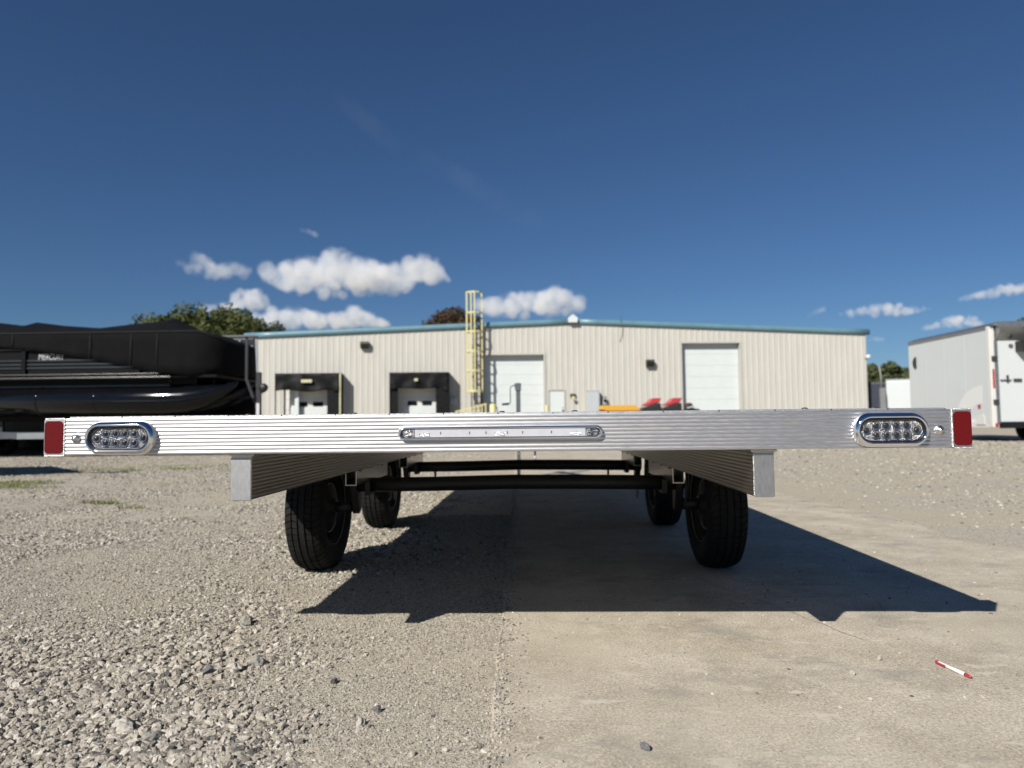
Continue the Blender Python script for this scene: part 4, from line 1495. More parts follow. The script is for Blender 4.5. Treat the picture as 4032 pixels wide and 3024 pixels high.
# seams along the cover
sm_ = MB()
sm_.tube([(x_, 16.95 - 1.24 * math.sqrt(max(0.02, 1 - min(1, max(0, (x_ + 8.1) / 1.17)) ** 4)) + 0.02, min(2.85, np.interp(x_, [q[0] for q in topx], [q[1] for q in topx]) - 0.045)) for x_ in np.linspace(-15.4, -7.2, 70)], 0.012, 6)
SEAM = M('cover_seam_webbing', (0.012, 0.012, 0.012), 0.8)
bo(sm_, 'cover_seam', SEAM)
for x_ in (-11.9, -10.1, -9.15, -8.55):
    zl = np.interp(x_, [q[0] for q in lowx], [q[1] for q in lowx])
    bo(MB().tube([(x_, 15.70, zl + 0.01), (x_ + 0.01, 15.70, (zl + 2.83) / 2), (x_, 15.73, 2.82)], 0.009, 6), 'cover_seam', SEAM)
bo(MB().lathe([(0.0, -0.03), (0.10, -0.03), (0.13, 0.0), (0.12, 0.02)], 'y', (0, 0, 0), 18), 'cover_vent', TRIM_GREY)
bpy.data.objects['cover_vent'].location = (-7.67, 15.83, 1.99)
bpy.data.objects['cover_vent'].scale = (1.3, 1, 0.55)
# deck, fence panels, rails
bo(MB().box(-15.5, -7.2, 15.76, 18.14, 1.80, 1.86), 'deck', BOAT_PANEL)
bo(MB().box(-15.5, -8.3, 15.79, 15.83, 1.86, 2.72), 'side_panel', BOAT_PANEL)
bo(MB().box(-15.5, -8.3, 18.07, 18.11, 1.86, 2.72), 'side_panel', BOAT_PANEL)
bo(MB().tube([(-15.5, 15.755, 2.475), (-11.2, 15.755, 2.475)], 0.018, 8), 'top_rail', BOAT_RAIL)
for z_, xe in ((2.225, -9.7), (2.135, -9.35), (2.055, -9.0)):
    bo(MB().box(-15.5, xe, 15.765, 15.789, z_ - 0.016, z_ + 0.016), 'accent_rail', BOAT_RAIL)
for x_ in (-13.6, -11.65, -9.0):
    bo(MB().box(x_ - 0.045, x_ + 0.045, 15.735, 15.764, 1.90, 2.55), 'fence_post', BOAT_PANEL)
bo(MB().box(-15.5, -8.45, 15.70, 15.758, 1.875, 1.905), 'edge_trim', BOAT_TRIM, bevel=0.008)
bo(MB().box(-15.5, -8.2, 15.66, 15.757, 1.785, 1.83), 'rub_rail', BOAT_TRIM, bevel=0.012)
# pontoon tubes with nose cones
for yt in (16.05, 16.95, 17.85):
    pts_ = [(-15.5, yt, 1.30), (-8.45, yt, 1.30), (-8.0, yt, 1.315), (-7.6, yt, 1.38), (-7.25, yt, 1.49), (-6.95, yt, 1.62), (-6.82, yt, 1.70)]
    tb_ = MB().tube(pts_, [0.33, 0.33, 0.315, 0.27, 0.18, 0.08, 0.02], 36)
    tn = bo(tb_, 'pontoon', GELCOAT)
    for x_ in (-13.9, -12.6, -11.35, -10.0, -8.47):
        q = MB().lathe([(0.331, -0.014), (0.336, -0.008), (0.336, 0.008), (0.331, 0.014)], 'x', (x_, yt, 1.30), 36)
        q.build('weld_ring', GELCOAT, tn)
    bo(MB().box(-15.5, -8.40, yt - 0.05, yt + 0.05, 1.622, 1.66), 'tube_rail', BOAT_TRIM if yt < 16.5 else BOAT_PANEL)
    bo(MB().box(-15.5, -7.8, yt - 0.04, yt + 0.04, 1.66, 1.80), 'riser', BOAT_PANEL)
bo(MB().tube([(-8.38, 15.98, 1.66), (-8.32, 15.96, 1.80)], 0.012, 6), 'riser_brace', BOAT_TRIM)
# lettering on the side, parts of it hidden by the cover edge
def text(body, size, loc, mat, name, parent, rx=math.pi / 2, shear=0.2, sx=1.0, rz=0.0):
    cu = bpy.data.curves.new(name, 'FONT')
    cu.body = body
    cu.size = size
    cu.shear = shear
    cu.extrude = 0.003
    t = bpy.data.objects.new(name, cu)
    col.objects.link(t)
    dg = bpy.context.evaluated_depsgraph_get()
    me = bpy.data.meshes.new_from_object(t.evaluated_get(dg))
    bpy.data.objects.remove(t)
    me.name = name
    me.materials.clear()
    me.materials.append(mat)
    ob = bpy.data.objects.new(name, me)
    col.objects.link(ob)
    ob.rotation_euler = (rx, 0, rz)
    ob.location = loc
    ob.scale = (sx, 1, 1)
    ob.parent = parent
    return ob


t_ = text('MERCURY', 0.20, (-11.34, 15.784, 2.245), TEXT_WHITE, 'lettering', BT, sx=0.66)
t_.matrix_parent_inverse = inv

# boat trailer
BTR = empty('boat_trailer', (-10.5, 16.9, 0))
tag(BTR, 'silver and black boat trailer carrying the covered pontoon boat', 'trailer')


def bt(mb, name, mat, **k):
    ob = mb.build(name, mat, BTR, **k)
    ob.matrix_parent_inverse = inv
    return ob


for yy in (16.25, 17.65):
    bt(MB().box(-15.6, -7.0, yy - 0.04, yy + 0.04, 0.47, 0.60), 'frame_rail', STEEL_BLACK)
    bt(MB().box(-15.2, -7.6, yy - 0.08, yy + 0.08, 0.86, 0.965), 'bunk', BOAT_PANEL)
    for x_ in (-14.5, -12.5, -10.5, -8.5):
        bt(MB().box(x_ - 0.04, x_ + 0.04, yy - 0.04, yy + 0.04, 0.60, 0.86), 'bunk_post', STEEL_BLACK)
for x_ in (-14.0, -11.5, -9.0, -7.05):
    bt(MB().box(x_ - 0.05, x_ + 0.05, 16.3, 17.6, 0.49, 0.58), 'cross_tube', STEEL_BLACK)
for x_ in (-14.6, -13.7):
    for yy in (15.95, 17.95):
        wm = MB().lathe([(0.10, -0.09), (0.28, -0.10), (0.31, -0.05), (0.31, 0.05), (0.28, 0.10), (0.10, 0.09)], 'y', (x_, yy, 0.31), 28)
        bt(wm, 'wheel', RUBBER)
    bt(MB().tube([(x_, 15.95, 0.34), (x_, 17.95, 0.34)], 0.04, 10), 'axle', STEEL_BLACK)
# winch stand at the bow end
bt(MB().box(-6.56, -6.46, 16.45, 16.55, 0.55, 1.95), 'winch_post', STEEL_BLACK)
bt(MB().bar((-6.80, 16.5, 1.78), (-6.55, 16.5, 1.10), 0.06, 0.06), 'winch_brace', STEEL_BLACK)
bt(MB().bar((-6.81, 16.5, 1.76), (-6.81, 16.5, 2.80), 0.05, 0.05), 'bow_stop_post', STEEL_BLACK)
bt(MB().bar((-6.83, 16.5, 2.77), (-6.55, 16.5, 2.79), 0.05, 0.05), 'bow_stop_top', STEEL_BLACK)
bt(MB().bar((-6.555, 16.52, 1.93), (-6.60, 16.52, 2.79), 0.035, 0.035), 'strap_post', TRIM_GREY)
bt(MB().lathe([(0.0, -0.04), (0.10, -0.04), (0.11, 0.0), (0.10, 0.04), (0.0, 0.04)], 'y', (-6.40, 16.48, 1.58), 16), 'winch_reel', STEEL_BLACK)
bt(MB().box(-6.54, -6.47, 16.42, 16.449, 0.90, 1.22), 'winch_label', TEXT_WHITE)
bt(MB().box(-7.0, -5.3, 16.45, 16.55, 0.45, 0.55), 'tongue', STEEL_BLACK)

# empty trailer parked out of frame at the left, its tongue reaching in
ET = empty('empty_trailer', (-12.5, 10.0, 0))
tag(ET, 'grey steel tongue of an empty trailer reaching in from the left edge', 'trailer')
MB().prism([(-3.0, -1.0), (3.9, -0.7), (5.0, 0.1), (3.4, 1.8), (-3.0, 1.8)], 'z', 0.545, 0.635).build('deck_frame', TRIM_GREY, ET, bevel=0.01)
MB().bar((4.9, 0.12, 0.585), (5.6, 0.12, 0.585), 0.08, 0.09).build('tongue_beam', TRIM_GREY, ET)
MB().box(5.45, 5.85, 0.07, 0.18, 0.54, 0.64).build('coupler', STEEL_BLACK, ET)
MB().box(-1.9, -1.8, 0.35, 0.45, 0.0, 0.544).build('support_leg', STEEL_BLACK, ET)
for sy in (-1.2, 1.3):
    MB().lathe([(0.1, -0.08), (0.27, -0.09), (0.30, -0.04), (0.30, 0.04), (0.27, 0.09), (0.1, 0.08)], 'y', (-0.6, sy, 0.30), 24).build('wheel', RUBBER, ET)

# black enclosed trailer standing behind the boat
BE = empty('black_cargo_trailer', (-9.6, 19.7, 0))
tag(BE, 'black enclosed cargo trailer standing behind the bow of the covered boat', 'trailer')
binv = Matrix.Translation((9.6, -19.7, 0))


def be(mb, name, mat, **k):
    ob = mb.build(name, mat, BE, **k)
    ob.matrix_parent_inverse = binv
    return ob


be(MB().prism([(-16.5, 18.5), (-7.42, 18.5), (-8.7, 20.8), (-16.5, 20.8)], 'z', 0.13, 3.02), 'body', BLACK_SKIN, bevel=0.04)  # body extended low and long to keep the gap under the boat dark
be(MB().prism([(-16.5, 18.48), (-7.40, 18.48), (-8.68, 20.82), (-16.5, 20.82)], 'z', 3.021, 3.10), 'roof', M('dull_grey_roof_edge', (0.09, 0.09, 0.095), 0.6), bevel=0.03)
be(MB().box(-7.46, -7.38, 18.46, 18.54, 0.55, 3.02), 'corner_post', BLACK_SKIN)
be(MB().box(-9.6, -8.6, 18.47, 18.499, 0.5, 2.4), 'side_door', BLACK_SKIN)
for x_, z_ in ((-7.85, 2.92), (-7.52, 2.78), (-7.54, 2.58)):
    be(MB().box(x_ - 0.05, x_ + 0.05, 18.465, 18.499, z_ - 0.03, z_ + 0.03), 'marker_lamp', TEXT_WHITE)
be(MB().lathe([(0.05, -0.006), (0.085, -0.006), (0.085, 0.004), (0.05, 0.004)], 'y', (-8.14, 18.494, 2.62), 20, closed=True), 'emblem_ring', TEXT_GREY)
for k in range(6):
    be(MB().box(-8.02 + k * 0.062, -7.975 + k * 0.062, 18.488, 18.499, 2.58, 2.66 + (0.02 if k in (1, 4) else 0)), 'emblem_bar', TEXT_GREY)
for x_ in (-11.9, -11.0):
    be(MB().lathe([(0.12, -0.09), (0.32, -0.10), (0.35, -0.05), (0.35, 0.05), (0.32, 0.10), (0.12, 0.09)], 'y', (x_, 18.62, 0.35), 24), 'wheel', RUBBER)
be(MB().box(-16.4, -7.9, 18.55, 18.65, 0.06, 0.129), 'chassis_rail', STEEL_BLACK)
for yy in (18.7, 20.6):
    be(MB().box(-9.0, -8.9, yy - 0.05, yy + 0.05, 0.0, 0.129), 'support_leg', STEEL_BLACK)

# ================================================================== white enclosed trailer at the right
WT = empty('white_cargo_trailer', (14.5, 23.2, 0))
tag(WT, 'tall white enclosed cargo trailer at the right edge of the yard', 'trailer')
winv = Matrix.Translation((-14.5, -23.2, 0))


def wt(mb, name, mat, parent=None, **k):
    ob = mb.build(name, mat, parent or WT, **k)
    if parent is None:
        ob.matrix_parent_inverse = winv
    return ob


X0, X1, Y0, Y1, Z0, Z1 = 13.19, 15.75, 21.0, 25.5, 0.52, 3.36
wt(MB().box(X0 + 0.03, X1 - 0.03, Y0 + 0.03, Y1, Z0, Z1 - 0.02), 'body', TRAILER_WHITE)
# side skin in sheets
for k in range(4):
    ya = Y0 + 0.14 + k * (Y1 - Y0 - 0.14) / 4
    yb = ya + (Y1 - Y0 - 0.14) / 4 - 0.012
    wt(MB().box(X0 + 0.012, X0 + 0.028, ya, yb, Z0 + 0.02, Z1 - 0.10), 'side_sheet', TRAILER_WHITE)
wt(MB().box(X0 - 0.005, X0 + 0.029, Y0 + 0.10, Y1 + 0.01, Z1 - 0.095, Z1 + 0.02), 'roof_trim', TRIM_GREY, bevel=0.01)
wt(MB().box(X0 - 0.004, X0 + 0.03, Y0 + 0.10, Y1 + 0.01, Z0 - 0.10, Z0 + 0.016), 'lower_trim', TRAILER_WARM)
wt(MB().box(X0 - 0.02, X0 + 0.12, Y0 - 0.03, Y0 + 0.13, Z0 - 0.10, Z1 + 0.0), 'corner_post', TRAILER_WARM, bevel=0.02)
wt(MB().prism([(X0 - 0.02, Z1 + 0.002), (X0 + 0.25, Z1 + 0.12), (X1 - 0.2, Z1 + 0.15), (X1 + 0.02, Z1 + 0.002)], 'y', Y0 - 0.12, Y1), 'roof', TRIM_GREY)
# rear: canopy, frame, ramp door, handle, window
wt(MB().prism([(Y0 - 0.30, Z1 - 0.05), (Y0 - 0.28, Z1 + 0.10), (Y0 + 0.02, Z1 + 0.12), (Y0 + 0.02, Z1 - 0.42), (Y0 - 0.05, Z1 - 0.42)], 'x', X0 + 0.16, X1 - 0.1), 'rear_canopy', TRIM_GREY)
wt(MB().box(X0 + 0.125, X0 + 0.20, Y0 - 0.045, Y0 + 0.02, Z0 + 0.02, Z1 - 0.43), 'door_frame', TRIM_GREY)
dr_ = wt(MB().box(X0 + 0.205, X1 - 0.2, Y0 - 0.03, Y0 + 0.02, Z0 + 0.06, Z1 - 0.43), 'ramp_door', TRAILER_WHITE)
wt(MB().box(X0 + 0.20, X1 - 0.1, Y0 - 0.06, Y0 + 0.03, Z0 - 0.13, Z0 + 0.055), 'rear_sill', BLACK_SKIN)
b = MB().prism(rrect(13.88, 14.42, 2.60, 2.90, 0.03), 'y', Y0 - 0.36, Y0 - 0.06)
wt(b, 'rear_light_box', BLACK_PLASTIC)
wt(MB().lathe([(0, -0.02), (0.06, -0.02), (0.07, 0.0)], 'y', (13.58, Y0 - 0.32, 3.02), 14), 'canopy_lamp', BLACK_PLASTIC)
wt(MB().lathe([(0, -0.02), (0.05, -0.02), (0.06, 0.0)], 'y', (14.10, Y0 - 0.32, 3.14), 14), 'canopy_lamp', BLACK_PLASTIC)
wt(MB().box(13.42, 13.72, Y0 - 0.075, Y0 - 0.045, 1.765, 1.80), 'lock_bar', TRIM_GREY)
wt(MB().box(13.60, 13.65, Y0 - 0.08, Y0 - 0.045, 1.72, 1.92), 'lock_keeper', DARK_STEEL)
wt(MB().box(13.80, 14.02, Y0 - 0.08, Y0 - 0.031, 1.745, 1.815), 'lock_handle', DARK_STEEL)
for z_ in (2.42, 1.16):
    wt(MB().box(X0 + 0.02, X0 + 0.16, Y0 - 0.075, Y0 - 0.031, z_ - 0.08, z_ + 0.06), 'hinge', DARK_STEEL)
wt(MB().box(X0 + 0.035, X0 + 0.085, Y0 - 0.045, Y0 - 0.031, 1.55, 2.10), 'tail_lamp', RED_PLASTIC)
wt(MB().box(X0 + 0.05, X0 + 0.12, Y0 - 0.045, Y0 - 0.031, 0.43, 0.54), 'reflector', RED_PLASTIC)
wt(MB().box(X0 - 0.008, X0 + 0.011, Y0 + 0.55, Y0 + 0.66, 0.98, 1.09), 'side_marker', RED_PLASTIC)
# black half-moon vent near the front
wt(MB().prism([(Y1 - 0.50 + 0.20 * math.cos(t), 2.62 + 0.20 * math.sin(t)) for t in np.linspace(-math.pi / 2, math.pi / 2, 12)][::-1], 'x', X0 - 0.02, X0 + 0.0119), 'side_vent', BLACK_PLASTIC)
wt(MB().prism([(Y0 + 0.45 + 1.35 * math.cos(t), 0.56 + 1.1 * math.sin(t)) for t in np.linspace(0.05, math.pi / 2, 14)] + [(Y0 + 0.47 + 0.75 * math.cos(t), 0.56 + 0.55 * math.sin(t)) for t in np.linspace(math.pi / 2, 0.05, 10)], 'x', X0 + 0.0075, X0 + 0.0115), 'side_decal', M('pale_decal', (0.66, 0.67, 0.65), 0.35))
# fender and wheel
fn = [(Y0 + 1.62 - 0.55 * math.cos(t), 0.42 + 0.52 * math.sin(t)) for t in np.linspace(0, math.pi, 14)]
inn = [(Y0 + 1.62 - 0.49 * math.cos(t), 0.42 + 0.46 * math.sin(t)) for t in np.linspace(math.pi, 0, 14)]
wt(MB().prism(fn + inn, 'x', X0 - 0.22, X0 + 0.02), 'fender', TRIM_GREY)
for yy in (Y0 + 1.62, Y0 + 2.5):
    for xx in (X0 - 0.06, X1 + 0.02):
        wt(MB().lathe([(0.12, -0.09), (0.33, -0.10), (0.36, -0.05), (0.36, 0.05), (0.33, 0.10), (0.12, 0.09)], 'x', (xx, yy, 0.36), 28), 'wheel', RUBBER)
wt(MB().prism([(Y0 + 0.32, 0.50), (Y0 + 0.75, 0.50), (Y0 + 0.78, 0.78), (Y0 + 0.42, 0.80), (Y0 + 0.32, 0.72)], 'x', X0 - 0.03, X0 - 0.006), 'mud_guard', TRAILER_WARM)

# more trailers farther back at the right
def small_trailer(name, x, y, ang, wd, ln, z0, z1, mat, lab, trim):
    """x, y: near left corner of the box on the ground"""
    o = empty(name, (x, y, 0), ang)
    tag(o, lab, 'trailer')
    def add(mb, nm, mt, **k):
        mb.build(nm, mt, o, **k)
    add(MB().box(0, wd, 0, ln, z0, z1), 'body', mat, bevel=0.04)
    add(MB().box(-.01, wd + .01, -.01, ln + .01, z1 + 0.001, z1 + 0.05), 'roof', trim)
    add(MB().box(0.10, wd - 0.10, -0.03, -0.001, z0 + 0.1, z1 - 0.12), 'rear_door', mat)
    add(MB().box(0.05, wd - 0.05, -0.06, -0.001, z0 - 0.12, z0 + 0.05), 'bumper', trim)
    for xx in (0.1, wd - 0.1):
        add(MB().lathe([(0.1, -0.08), (0.30, -0.09), (0.33, -0.04), (0.33, 0.04), (0.30, 0.09), (0.1, 0.08)], 'x', (xx, ln / 2, 0.33), 24), 'wheel', RUBBER)
    return o


small_trailer('cargo_trailer', 14.56, 30.0, R(-27), 2.0, 3.5, 0.45, 2.29, TRAILER_WHITE, 'small white box trailer half hidden behind the tall white trailer', TRIM_GREY)
small_trailer('cargo_trailer', 18.25, 40.2, R(-26), 2.6, 4.5, 0.45, 2.70, NAVY_SKIN, 'dark navy box trailer between the warehouse corner and the small white trailer', BLACK_SKIN)
POLE_GREY = M('weathered_pole_metal', (0.22, 0.22, 0.22), 0.6, 0, 0.1, 5)
o = empty('utility_pole', (13.86, 29.0, 0))
tag(o, 'grey steel post with a thin mast beside the warehouse corner', 'post')
MB().box(-0.02, 0.16, -0.08, 0.08, 0, 1.94).build('post', POLE_GREY, o, bevel=0.01)
MB().tube([(0.03, 0, 1.94), (0.03, 0, 2.4), (-0.03, 0, 2.84)], 0.035, 8).build('mast', POLE_GREY, o)
MB().box(-0.06, 0.20, -0.12, 0.12, 0.0, 0.06).build('foot', CONCRETE, o)

# ================================================================== trees
def leaf_mat(name, stops):
    m, nd, lk, p = new_mat(name)
    tc = nd.new('ShaderNodeTexCoord')
    n = nd.new('ShaderNodeTexNoise')
    n.inputs['Scale'].default_value = 1.1
    n.inputs['Detail'].default_value = 6
    n.inputs['Roughness'].default_value = 0.8
    lk.new(tc.outputs['Object'], n.inputs['Vector'])
    r = ramp(nd, stops)
    lk.new(n.outputs['Fac'], r.inputs[0])
    lk.new(r.outputs[0], p.inputs['Base Color'])
    p.inputs['Roughness'].default_value = 0.65
    p.inputs['Specular IOR Level'].default_value = 0.25
    return m


LEAF_G = leaf_mat('olive_green_leaves', [(0.3, (0.035, 0.048, 0.014)), (0.5, (0.068, 0.082, 0.022)), (0.7, (0.115, 0.118, 0.036))])
LEAF_R = leaf_mat('rust_red_leaves', [(0.35, (0.045, 0.022, 0.014)), (0.5, (0.075, 0.038, 0.024)), (0.62, (0.055, 0.058, 0.022))])
LEAF_D = leaf_mat('dark_green_leaves', [(0.3, (0.035, 0.05, 0.02)), (0.55, (0.065, 0.08, 0.03)), (0.75, (0.12, 0.10, 0.045))])
BARK = M('tree_bark', (0.10, 0.08, 0.06), 0.9, 0, 0.3, 6, 0.6, 20)


def tree(name, x, y, h, rx, rz, mat, lab, n=7000, leaf=0.16, seed=0, clumps=26):
    rs = np.random.default_rng(seed + 100)
    o = empty(name, (x, y, 0))
    tag(o, lab, 'tree', 'trees behind the yard')
    cz = h - rz
    # clumps on the crown shell
    cc = []
    for _ in range(clumps):
        v = rs.normal(0, 1, 3)
        v /= np.linalg.norm(v)
        if v[2] < -0.55:
            v[2] *= -0.5
        k = rs.uniform(0.45, 0.86)
        cc.append((v[0] * rx * k, v[1] * rx * k, cz + v[2] * rz * k, rs.uniform(0.2, 0.36) * min(rx, rz)))
    tr = MB()
    base = max(0.16, rx * 0.07)
    tr.tube([(0, 0, -0.05), (0.05, 0, cz * 0.4), (0.0, 0.1, cz * 0.8), (0.1, 0, cz + rz * 0.3)], [base, base * 0.75, base * 0.5, base * 0.15], 10)
    for c in cc[:12]:
        s = (0.02, 0.05, cz * rs.uniform(0.55, 0.85))
        mid = ((s[0] + c[0]) / 2, (s[1] + c[1]) / 2, (s[2] + c[2]) / 2 + 0.2)
        tr.tube([s, mid, c[:3]], [base * 0.4, base * 0.25, base * 0.08], 6)
    tr.build('trunk', BARK, o)
    w_ = np.array([c[3] ** 2 for c in cc])
    idx = rs.choice(len(cc), n, p=w_ / w_.sum())
    ca = np.array(cc)[idx]
    d = rs.normal(0, 1, (n, 3))
    d /= np.linalg.norm(d, axis=1)[:, None]
    pos = ca[:, :3] + d * (ca[:, 3:4] * rs.uniform(0.5, 1.12, (n, 1))) * np.array([1.15, 1.15, 0.85])
    a = rs.normal(0, 1, (n, 3))
    a /= np.linalg.norm(a, axis=1)[:, None]
    b = np.cross(a, d + rs.normal(0, 0.5, (n, 3)))
    b /= np.linalg.norm(b, axis=1)[:, None]
    s = leaf * rs.uniform(0.6, 1.5, (n, 1))
    V = np.stack([pos - a * s, pos + b * s * 0.55, pos + a * s, pos - b * s * 0.55], 1).reshape(-1, 3)
    me = bpy.data.meshes.new('crown')
    me.vertices.add(4 * n)
    me.vertices.foreach_set('co', V.astype(np.float32).ravel())
    me.loops.add(4 * n)
    me.loops.foreach_set('vertex_index', np.arange(4 * n, dtype=np.int32))
    me.polygons.add(n)
    me.polygons.foreach_set('loop_start', np.arange(0, 4 * n, 4, dtype=np.int32))
    me.update(calc_edges=True)
    me.materials.append(mat)
    c = bpy.data.objects.new('crown', me)
    c.parent = o
    col.objects.link(c)
    return o


tree('green_tree', -26.6, 56, 10.5, 5.6, 3.9, LEAF_G, 'big olive green tree rising behind the covered boat', 42000, 0.14, 1, 120)
tree('green_tree', -23.4, 59, 9.7, 3.3, 3.2, LEAF_G, 'lower green tree touching the left end of the teal roof', 24000, 0.14, 2, 80)
tree('green_tree', -31.6, 60, 10.2, 3.2, 3.2, LEAF_G, 'small green treetop left of the big olive tree', 20000, 0.14, 9, 70)
tree('rust_tree', -8.0, 66, 11.9, 3.3, 3.4, LEAF_R, 'rust brown tree showing over the roof left of the ladder', 16000, 0.13, 3, 50)
tree('dark_tree', 28.0, 60, 5.6, 2.0, 2.6, LEAF_D, 'dark green tree in the gap beside the warehouse corner', 7000, 0.16, 4, 30)
tree('dark_tree', 30.9, 61, 5.9, 2.0, 2.8, LEAF_D, 'dark tree touching the front edge of the tall white trailer', 7000, 0.16, 5, 30)
tree('dark_tree', 25.3, 63, 4.6, 1.9, 2.2, LEAF_D, 'low dark tree against the right wall of the warehouse', 6000, 0.16, 6, 26)
tree('dark_tree', 34.6, 51, 8.6, 1.7, 3.0, LEAF_D, 'dark treetop above the roof of the tall white trailer', 7000, 0.14, 7, 28)
# ================================================================== clouds
def cloud_mat(name, dens, nscale, lo, hi, seed):
    m = bpy.data.materials.new(name)
    m.use_nodes = True
    nd, lk = m.node_tree.nodes, m.node_tree.links
    nd.clear()
    out = nd.new('ShaderNodeOutputMaterial')
    vol = nd.new('ShaderNodeVolumeScatter')
    vol.inputs['Color'].default_value = (0.62, 0.645, 0.70, 1)
    vol.inputs['Anisotropy'].default_value = 0.0
    at = nd.new('ShaderNodeAttribute')
    at.attribute_name = 'density'
    tc = nd.new('ShaderNodeTexCoord')
    n = nd.new('ShaderNodeTexNoise')
    n.noise_dimensions = '4D'
    n.inputs['W'].default_value = seed
    n.inputs['Scale'].default_value = nscale
    n.inputs['Detail'].default_value = 4
    n.inputs['Roughness'].default_value = 0.6
    lk.new(tc.outputs['Object'], n.inputs['Vector'])
    mr = nd.new('ShaderNodeMapRange')
    mr.inputs[1].default_value = lo
    mr.inputs[2].default_value = hi
    mr.inputs[3].default_value = 0.0
    mr.inputs[4].default_value = dens
    lk.new(n.outputs['Fac'], mr.inputs[0])
    mu = nd.new('ShaderNodeMath')
    mu.operation = 'MULTIPLY'
    lk.new(at.outputs['Fac'], mu.inputs[0])
    lk.new(mr.outputs[0], mu.inputs[1])
    lk.new(mu.outputs[0], vol.inputs['Density'])
    lk.new(vol.outputs[0], out.inputs['Volume'])
    return m


def cloud(name, xc, w_, zb, prof_, lab, dens, nscale=0.024, lo=0.345, hi=0.62, seed=1, puff=(7, 17), n=260, voxel=3.0, depth=0.9, soft=0.0):
    """a heap of overlapping puffs with a flat base, turned into a fog volume; prof_: (t, top height, base lift)"""
    rs = np.random.default_rng(int(seed * 10))
    ts = [p[0] for p in prof_]
    pts, rad = [], []
    while len(pts) < n:
        t = rs.uniform(0, 1)
        top = np.interp(t, ts, [p[1] for p in prof_])
        bot = np.interp(t, ts, [p[2] for p in prof_])
        th = max(2.0, top - bot)
        r = min(rs.uniform(*puff), th * 0.52 + 1)
        z = bot + r * 0.8 + max(0, th - 1.8 * r) * rs.uniform(0, 1) ** 0.8
        hgt = min(1.0, (z - bot) / th)
        y = rs.normal(0, 0.33) * depth * w_ * 0.5 * (1 - 0.5 * hgt)
        pts.append(((t - 0.5) * w_, y, z))
        rad.append(r)
    me = bpy.data.meshes.new(name)
    me.vertices.add(n)
    me.vertices.foreach_set('co', np.array(pts, np.float32).ravel())
    a = me.attributes.new('rad', 'FLOAT', 'POINT')
    a.data.foreach_set('value', np.array(rad, np.float32))
    mat = cloud_mat(name + '_vapour', dens, nscale, lo, hi, seed)
    me.materials.append(mat)
    o = bpy.data.objects.new(name, me)
    o.location = (xc, 1200, zb)
    col.objects.link(o)
    t = bpy.data.node_groups.new(name + '_nodes', 'GeometryNodeTree')
    t.interface.new_socket(name='Geometry', in_out='INPUT', socket_type='NodeSocketGeometry')
    t.interface.new_socket(name='Geometry', in_out='OUTPUT', socket_type='NodeSocketGeometry')
    nd, lk = t.nodes, t.links
    gi, go = nd.new('NodeGroupInput'), nd.new('NodeGroupOutput')
    mp = nd.new('GeometryNodeMeshToPoints')
    na = nd.new('GeometryNodeInputNamedAttribute')
    na.inputs['Name'].default_value = 'rad'
    lk.new(gi.outputs[0], mp.inputs['Mesh'])
    lk.new(na.outputs[0], mp.inputs['Radius'])
    pv = nd.new('GeometryNodePointsToVolume')
    pv.resolution_mode = 'VOXEL_SIZE'
    pv.inputs['Voxel Size'].default_value = voxel
    lk.new(na.outputs[0], pv.inputs['Radius'])
    lk.new(mp.outputs[0], pv.inputs['Points'])
    sm = nd.new('GeometryNodeSetMaterial')
    sm.inputs['Material'].default_value = mat
    lk.new(pv.outputs[0], sm.inputs[0])
    lk.new(sm.outputs[0], go.inputs[0])
    o.modifiers.new('vapour', 'NODES').node_group = t
    return tag(o, lab, None, None, 'stuff')


cloud('cloud', -304, 300, 220, [(0, 38, 22), (0.12, 52, 10), (0.25, 70, 4), (0.36, 87, 0), (0.44, 82, 0), (0.52, 68, 0), (0.62, 60, 2), (0.72, 52, 8), (0.82, 58, 18), (0.93, 56, 30), (1, 44, 36)], 'largest white cloud with a grey base high above the roof', 0.055, seed=1.0, n=420)
cloud('cloud', -549, 108, 253, [(0, 30, 12), (0.15, 48, 4), (0.3, 50, 2), (0.45, 28, 0), (0.7, 26, 2), (0.85, 30, 6), (1, 22, 14)], 'small loose cloud left of the largest one', 0.03, seed=2.0, n=120, puff=(5, 12))
cloud('cloud', -520, 113, 193, [(0, 12, 4), (0.3, 18, 0), (0.5, 24, 0), (0.65, 44, 0), (0.85, 48, 2), (1, 30, 8)], 'small white cloud just above the green treetop', 0.06, seed=3.0, n=120, puff=(5, 12))
cloud('cloud', -359, 213, 162, [(0, 22, 4), (0.12, 38, 0), (0.27, 46, 0), (0.45, 32, 0), (0.62, 34, 0), (0.76, 42, 0), (0.9, 28, 0), (1, 14, 2)], 'low bright cloud touching the left part of the roof line', 0.06, seed=4.0, n=240, puff=(6, 13))
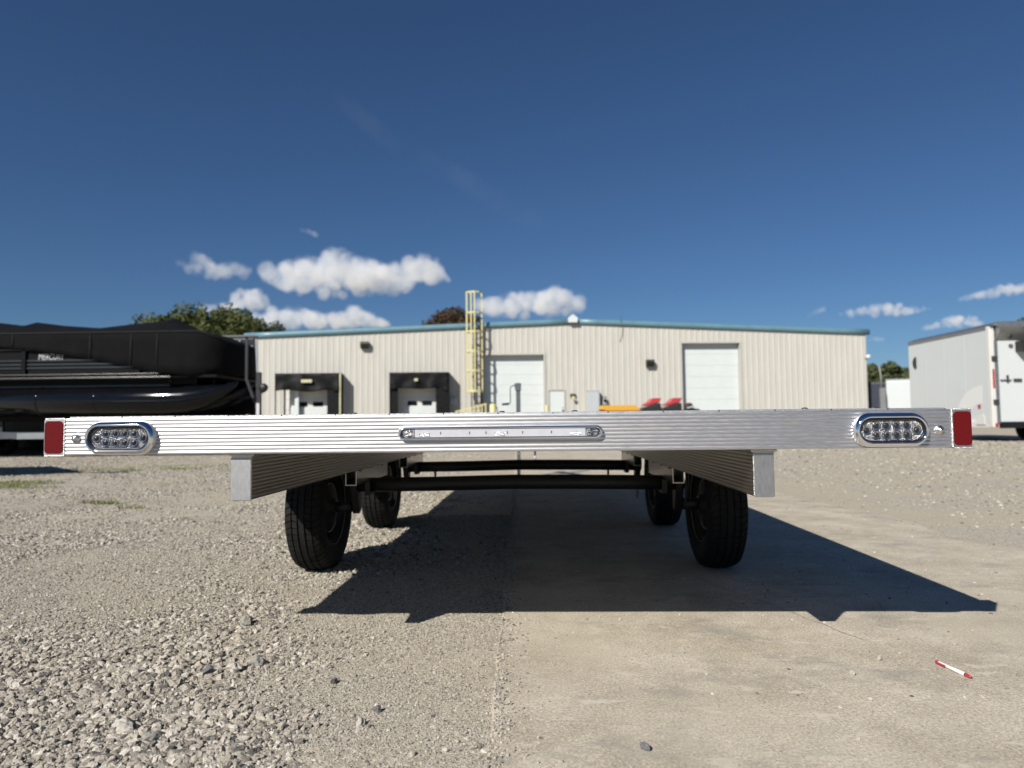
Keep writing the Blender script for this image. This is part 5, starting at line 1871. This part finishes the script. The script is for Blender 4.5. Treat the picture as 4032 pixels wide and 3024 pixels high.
cloud('cloud', -5, 175, 178, [(0, 34, 10), (0.2, 40, 2), (0.35, 48, 0), (0.55, 48, 0), (0.78, 56, 0), (0.9, 44, 4), (1, 24, 12)], 'white cloud just right of the yellow ladder top', 0.06, seed=5.0, n=240, puff=(6, 14))
cloud('cloud', -391, 27, 324, [(0, 16, 8), (0.5, 18, 4), (1, 10, 0)], 'tiny wisp of cloud above the largest cloud', 0.03, seed=6.0, n=18, puff=(3, 6), voxel=2.0)
cloud('cloud', 582, 129, 171, [(0, 10, 4), (0.2, 18, 2), (0.45, 26, 0), (0.6, 24, 0), (0.8, 16, 2), (1, 10, 6)], 'flat greyish cloud between the warehouse and the white trailer', 0.06, seed=7.0, n=110, puff=(4, 8), voxel=2.0)
cloud('cloud', 697, 87, 148, [(0, 6, 0), (0.3, 18, 0), (0.55, 28, 0), (0.8, 24, 0), (1, 12, 2)], 'pale cloud resting above the roof of the tall white trailer', 0.08, seed=8.0, n=80, puff=(4, 8), voxel=2.0)
cloud('cloud', 772, 108, 196, [(0, 8, 2), (0.3, 20, 0), (0.6, 30, 4), (1, 30, 10)], 'greyish cloud at the right edge of the sky', 0.06, seed=9.0, n=90, puff=(4, 8), voxel=2.0)
cloud('cloud', 468, 29, 171, [(0, 6, 0), (0.5, 16, 0), (1, 18, 8)], 'faint tuft of cloud above the right end of the roof', 0.03, seed=10.0, n=18, puff=(3, 6), voxel=2.0)
cloud('cloud', 567, 29, 129, [(0, 8, 0), (0.5, 10, 0), (1, 6, 1)], 'tiny low cloud beside the right corner of the warehouse', 0.05, seed=11.0, n=18, puff=(2, 5), voxel=2.0)
cloud('cloud', 782, 82, 147, [(0, 6, 0), (0.4, 12, 0), (1, 18, 2)], 'low cloud behind the treetop at the right edge', 0.06, seed=12.0, n=60, puff=(3, 7), voxel=2.0)
cloud('cloud', -165, 345, 340, [(0, 245, 215), (0.3, 165, 125), (0.56, 112, 75), (0.8, 64, 20), (1, 15, -15)], 'long faint streak of thin cloud high in the middle of the sky', 0.0005, nscale=0.011, lo=0.40, hi=0.66, seed=21.0, n=520, puff=(7, 20), voxel=4.0, depth=0.3)
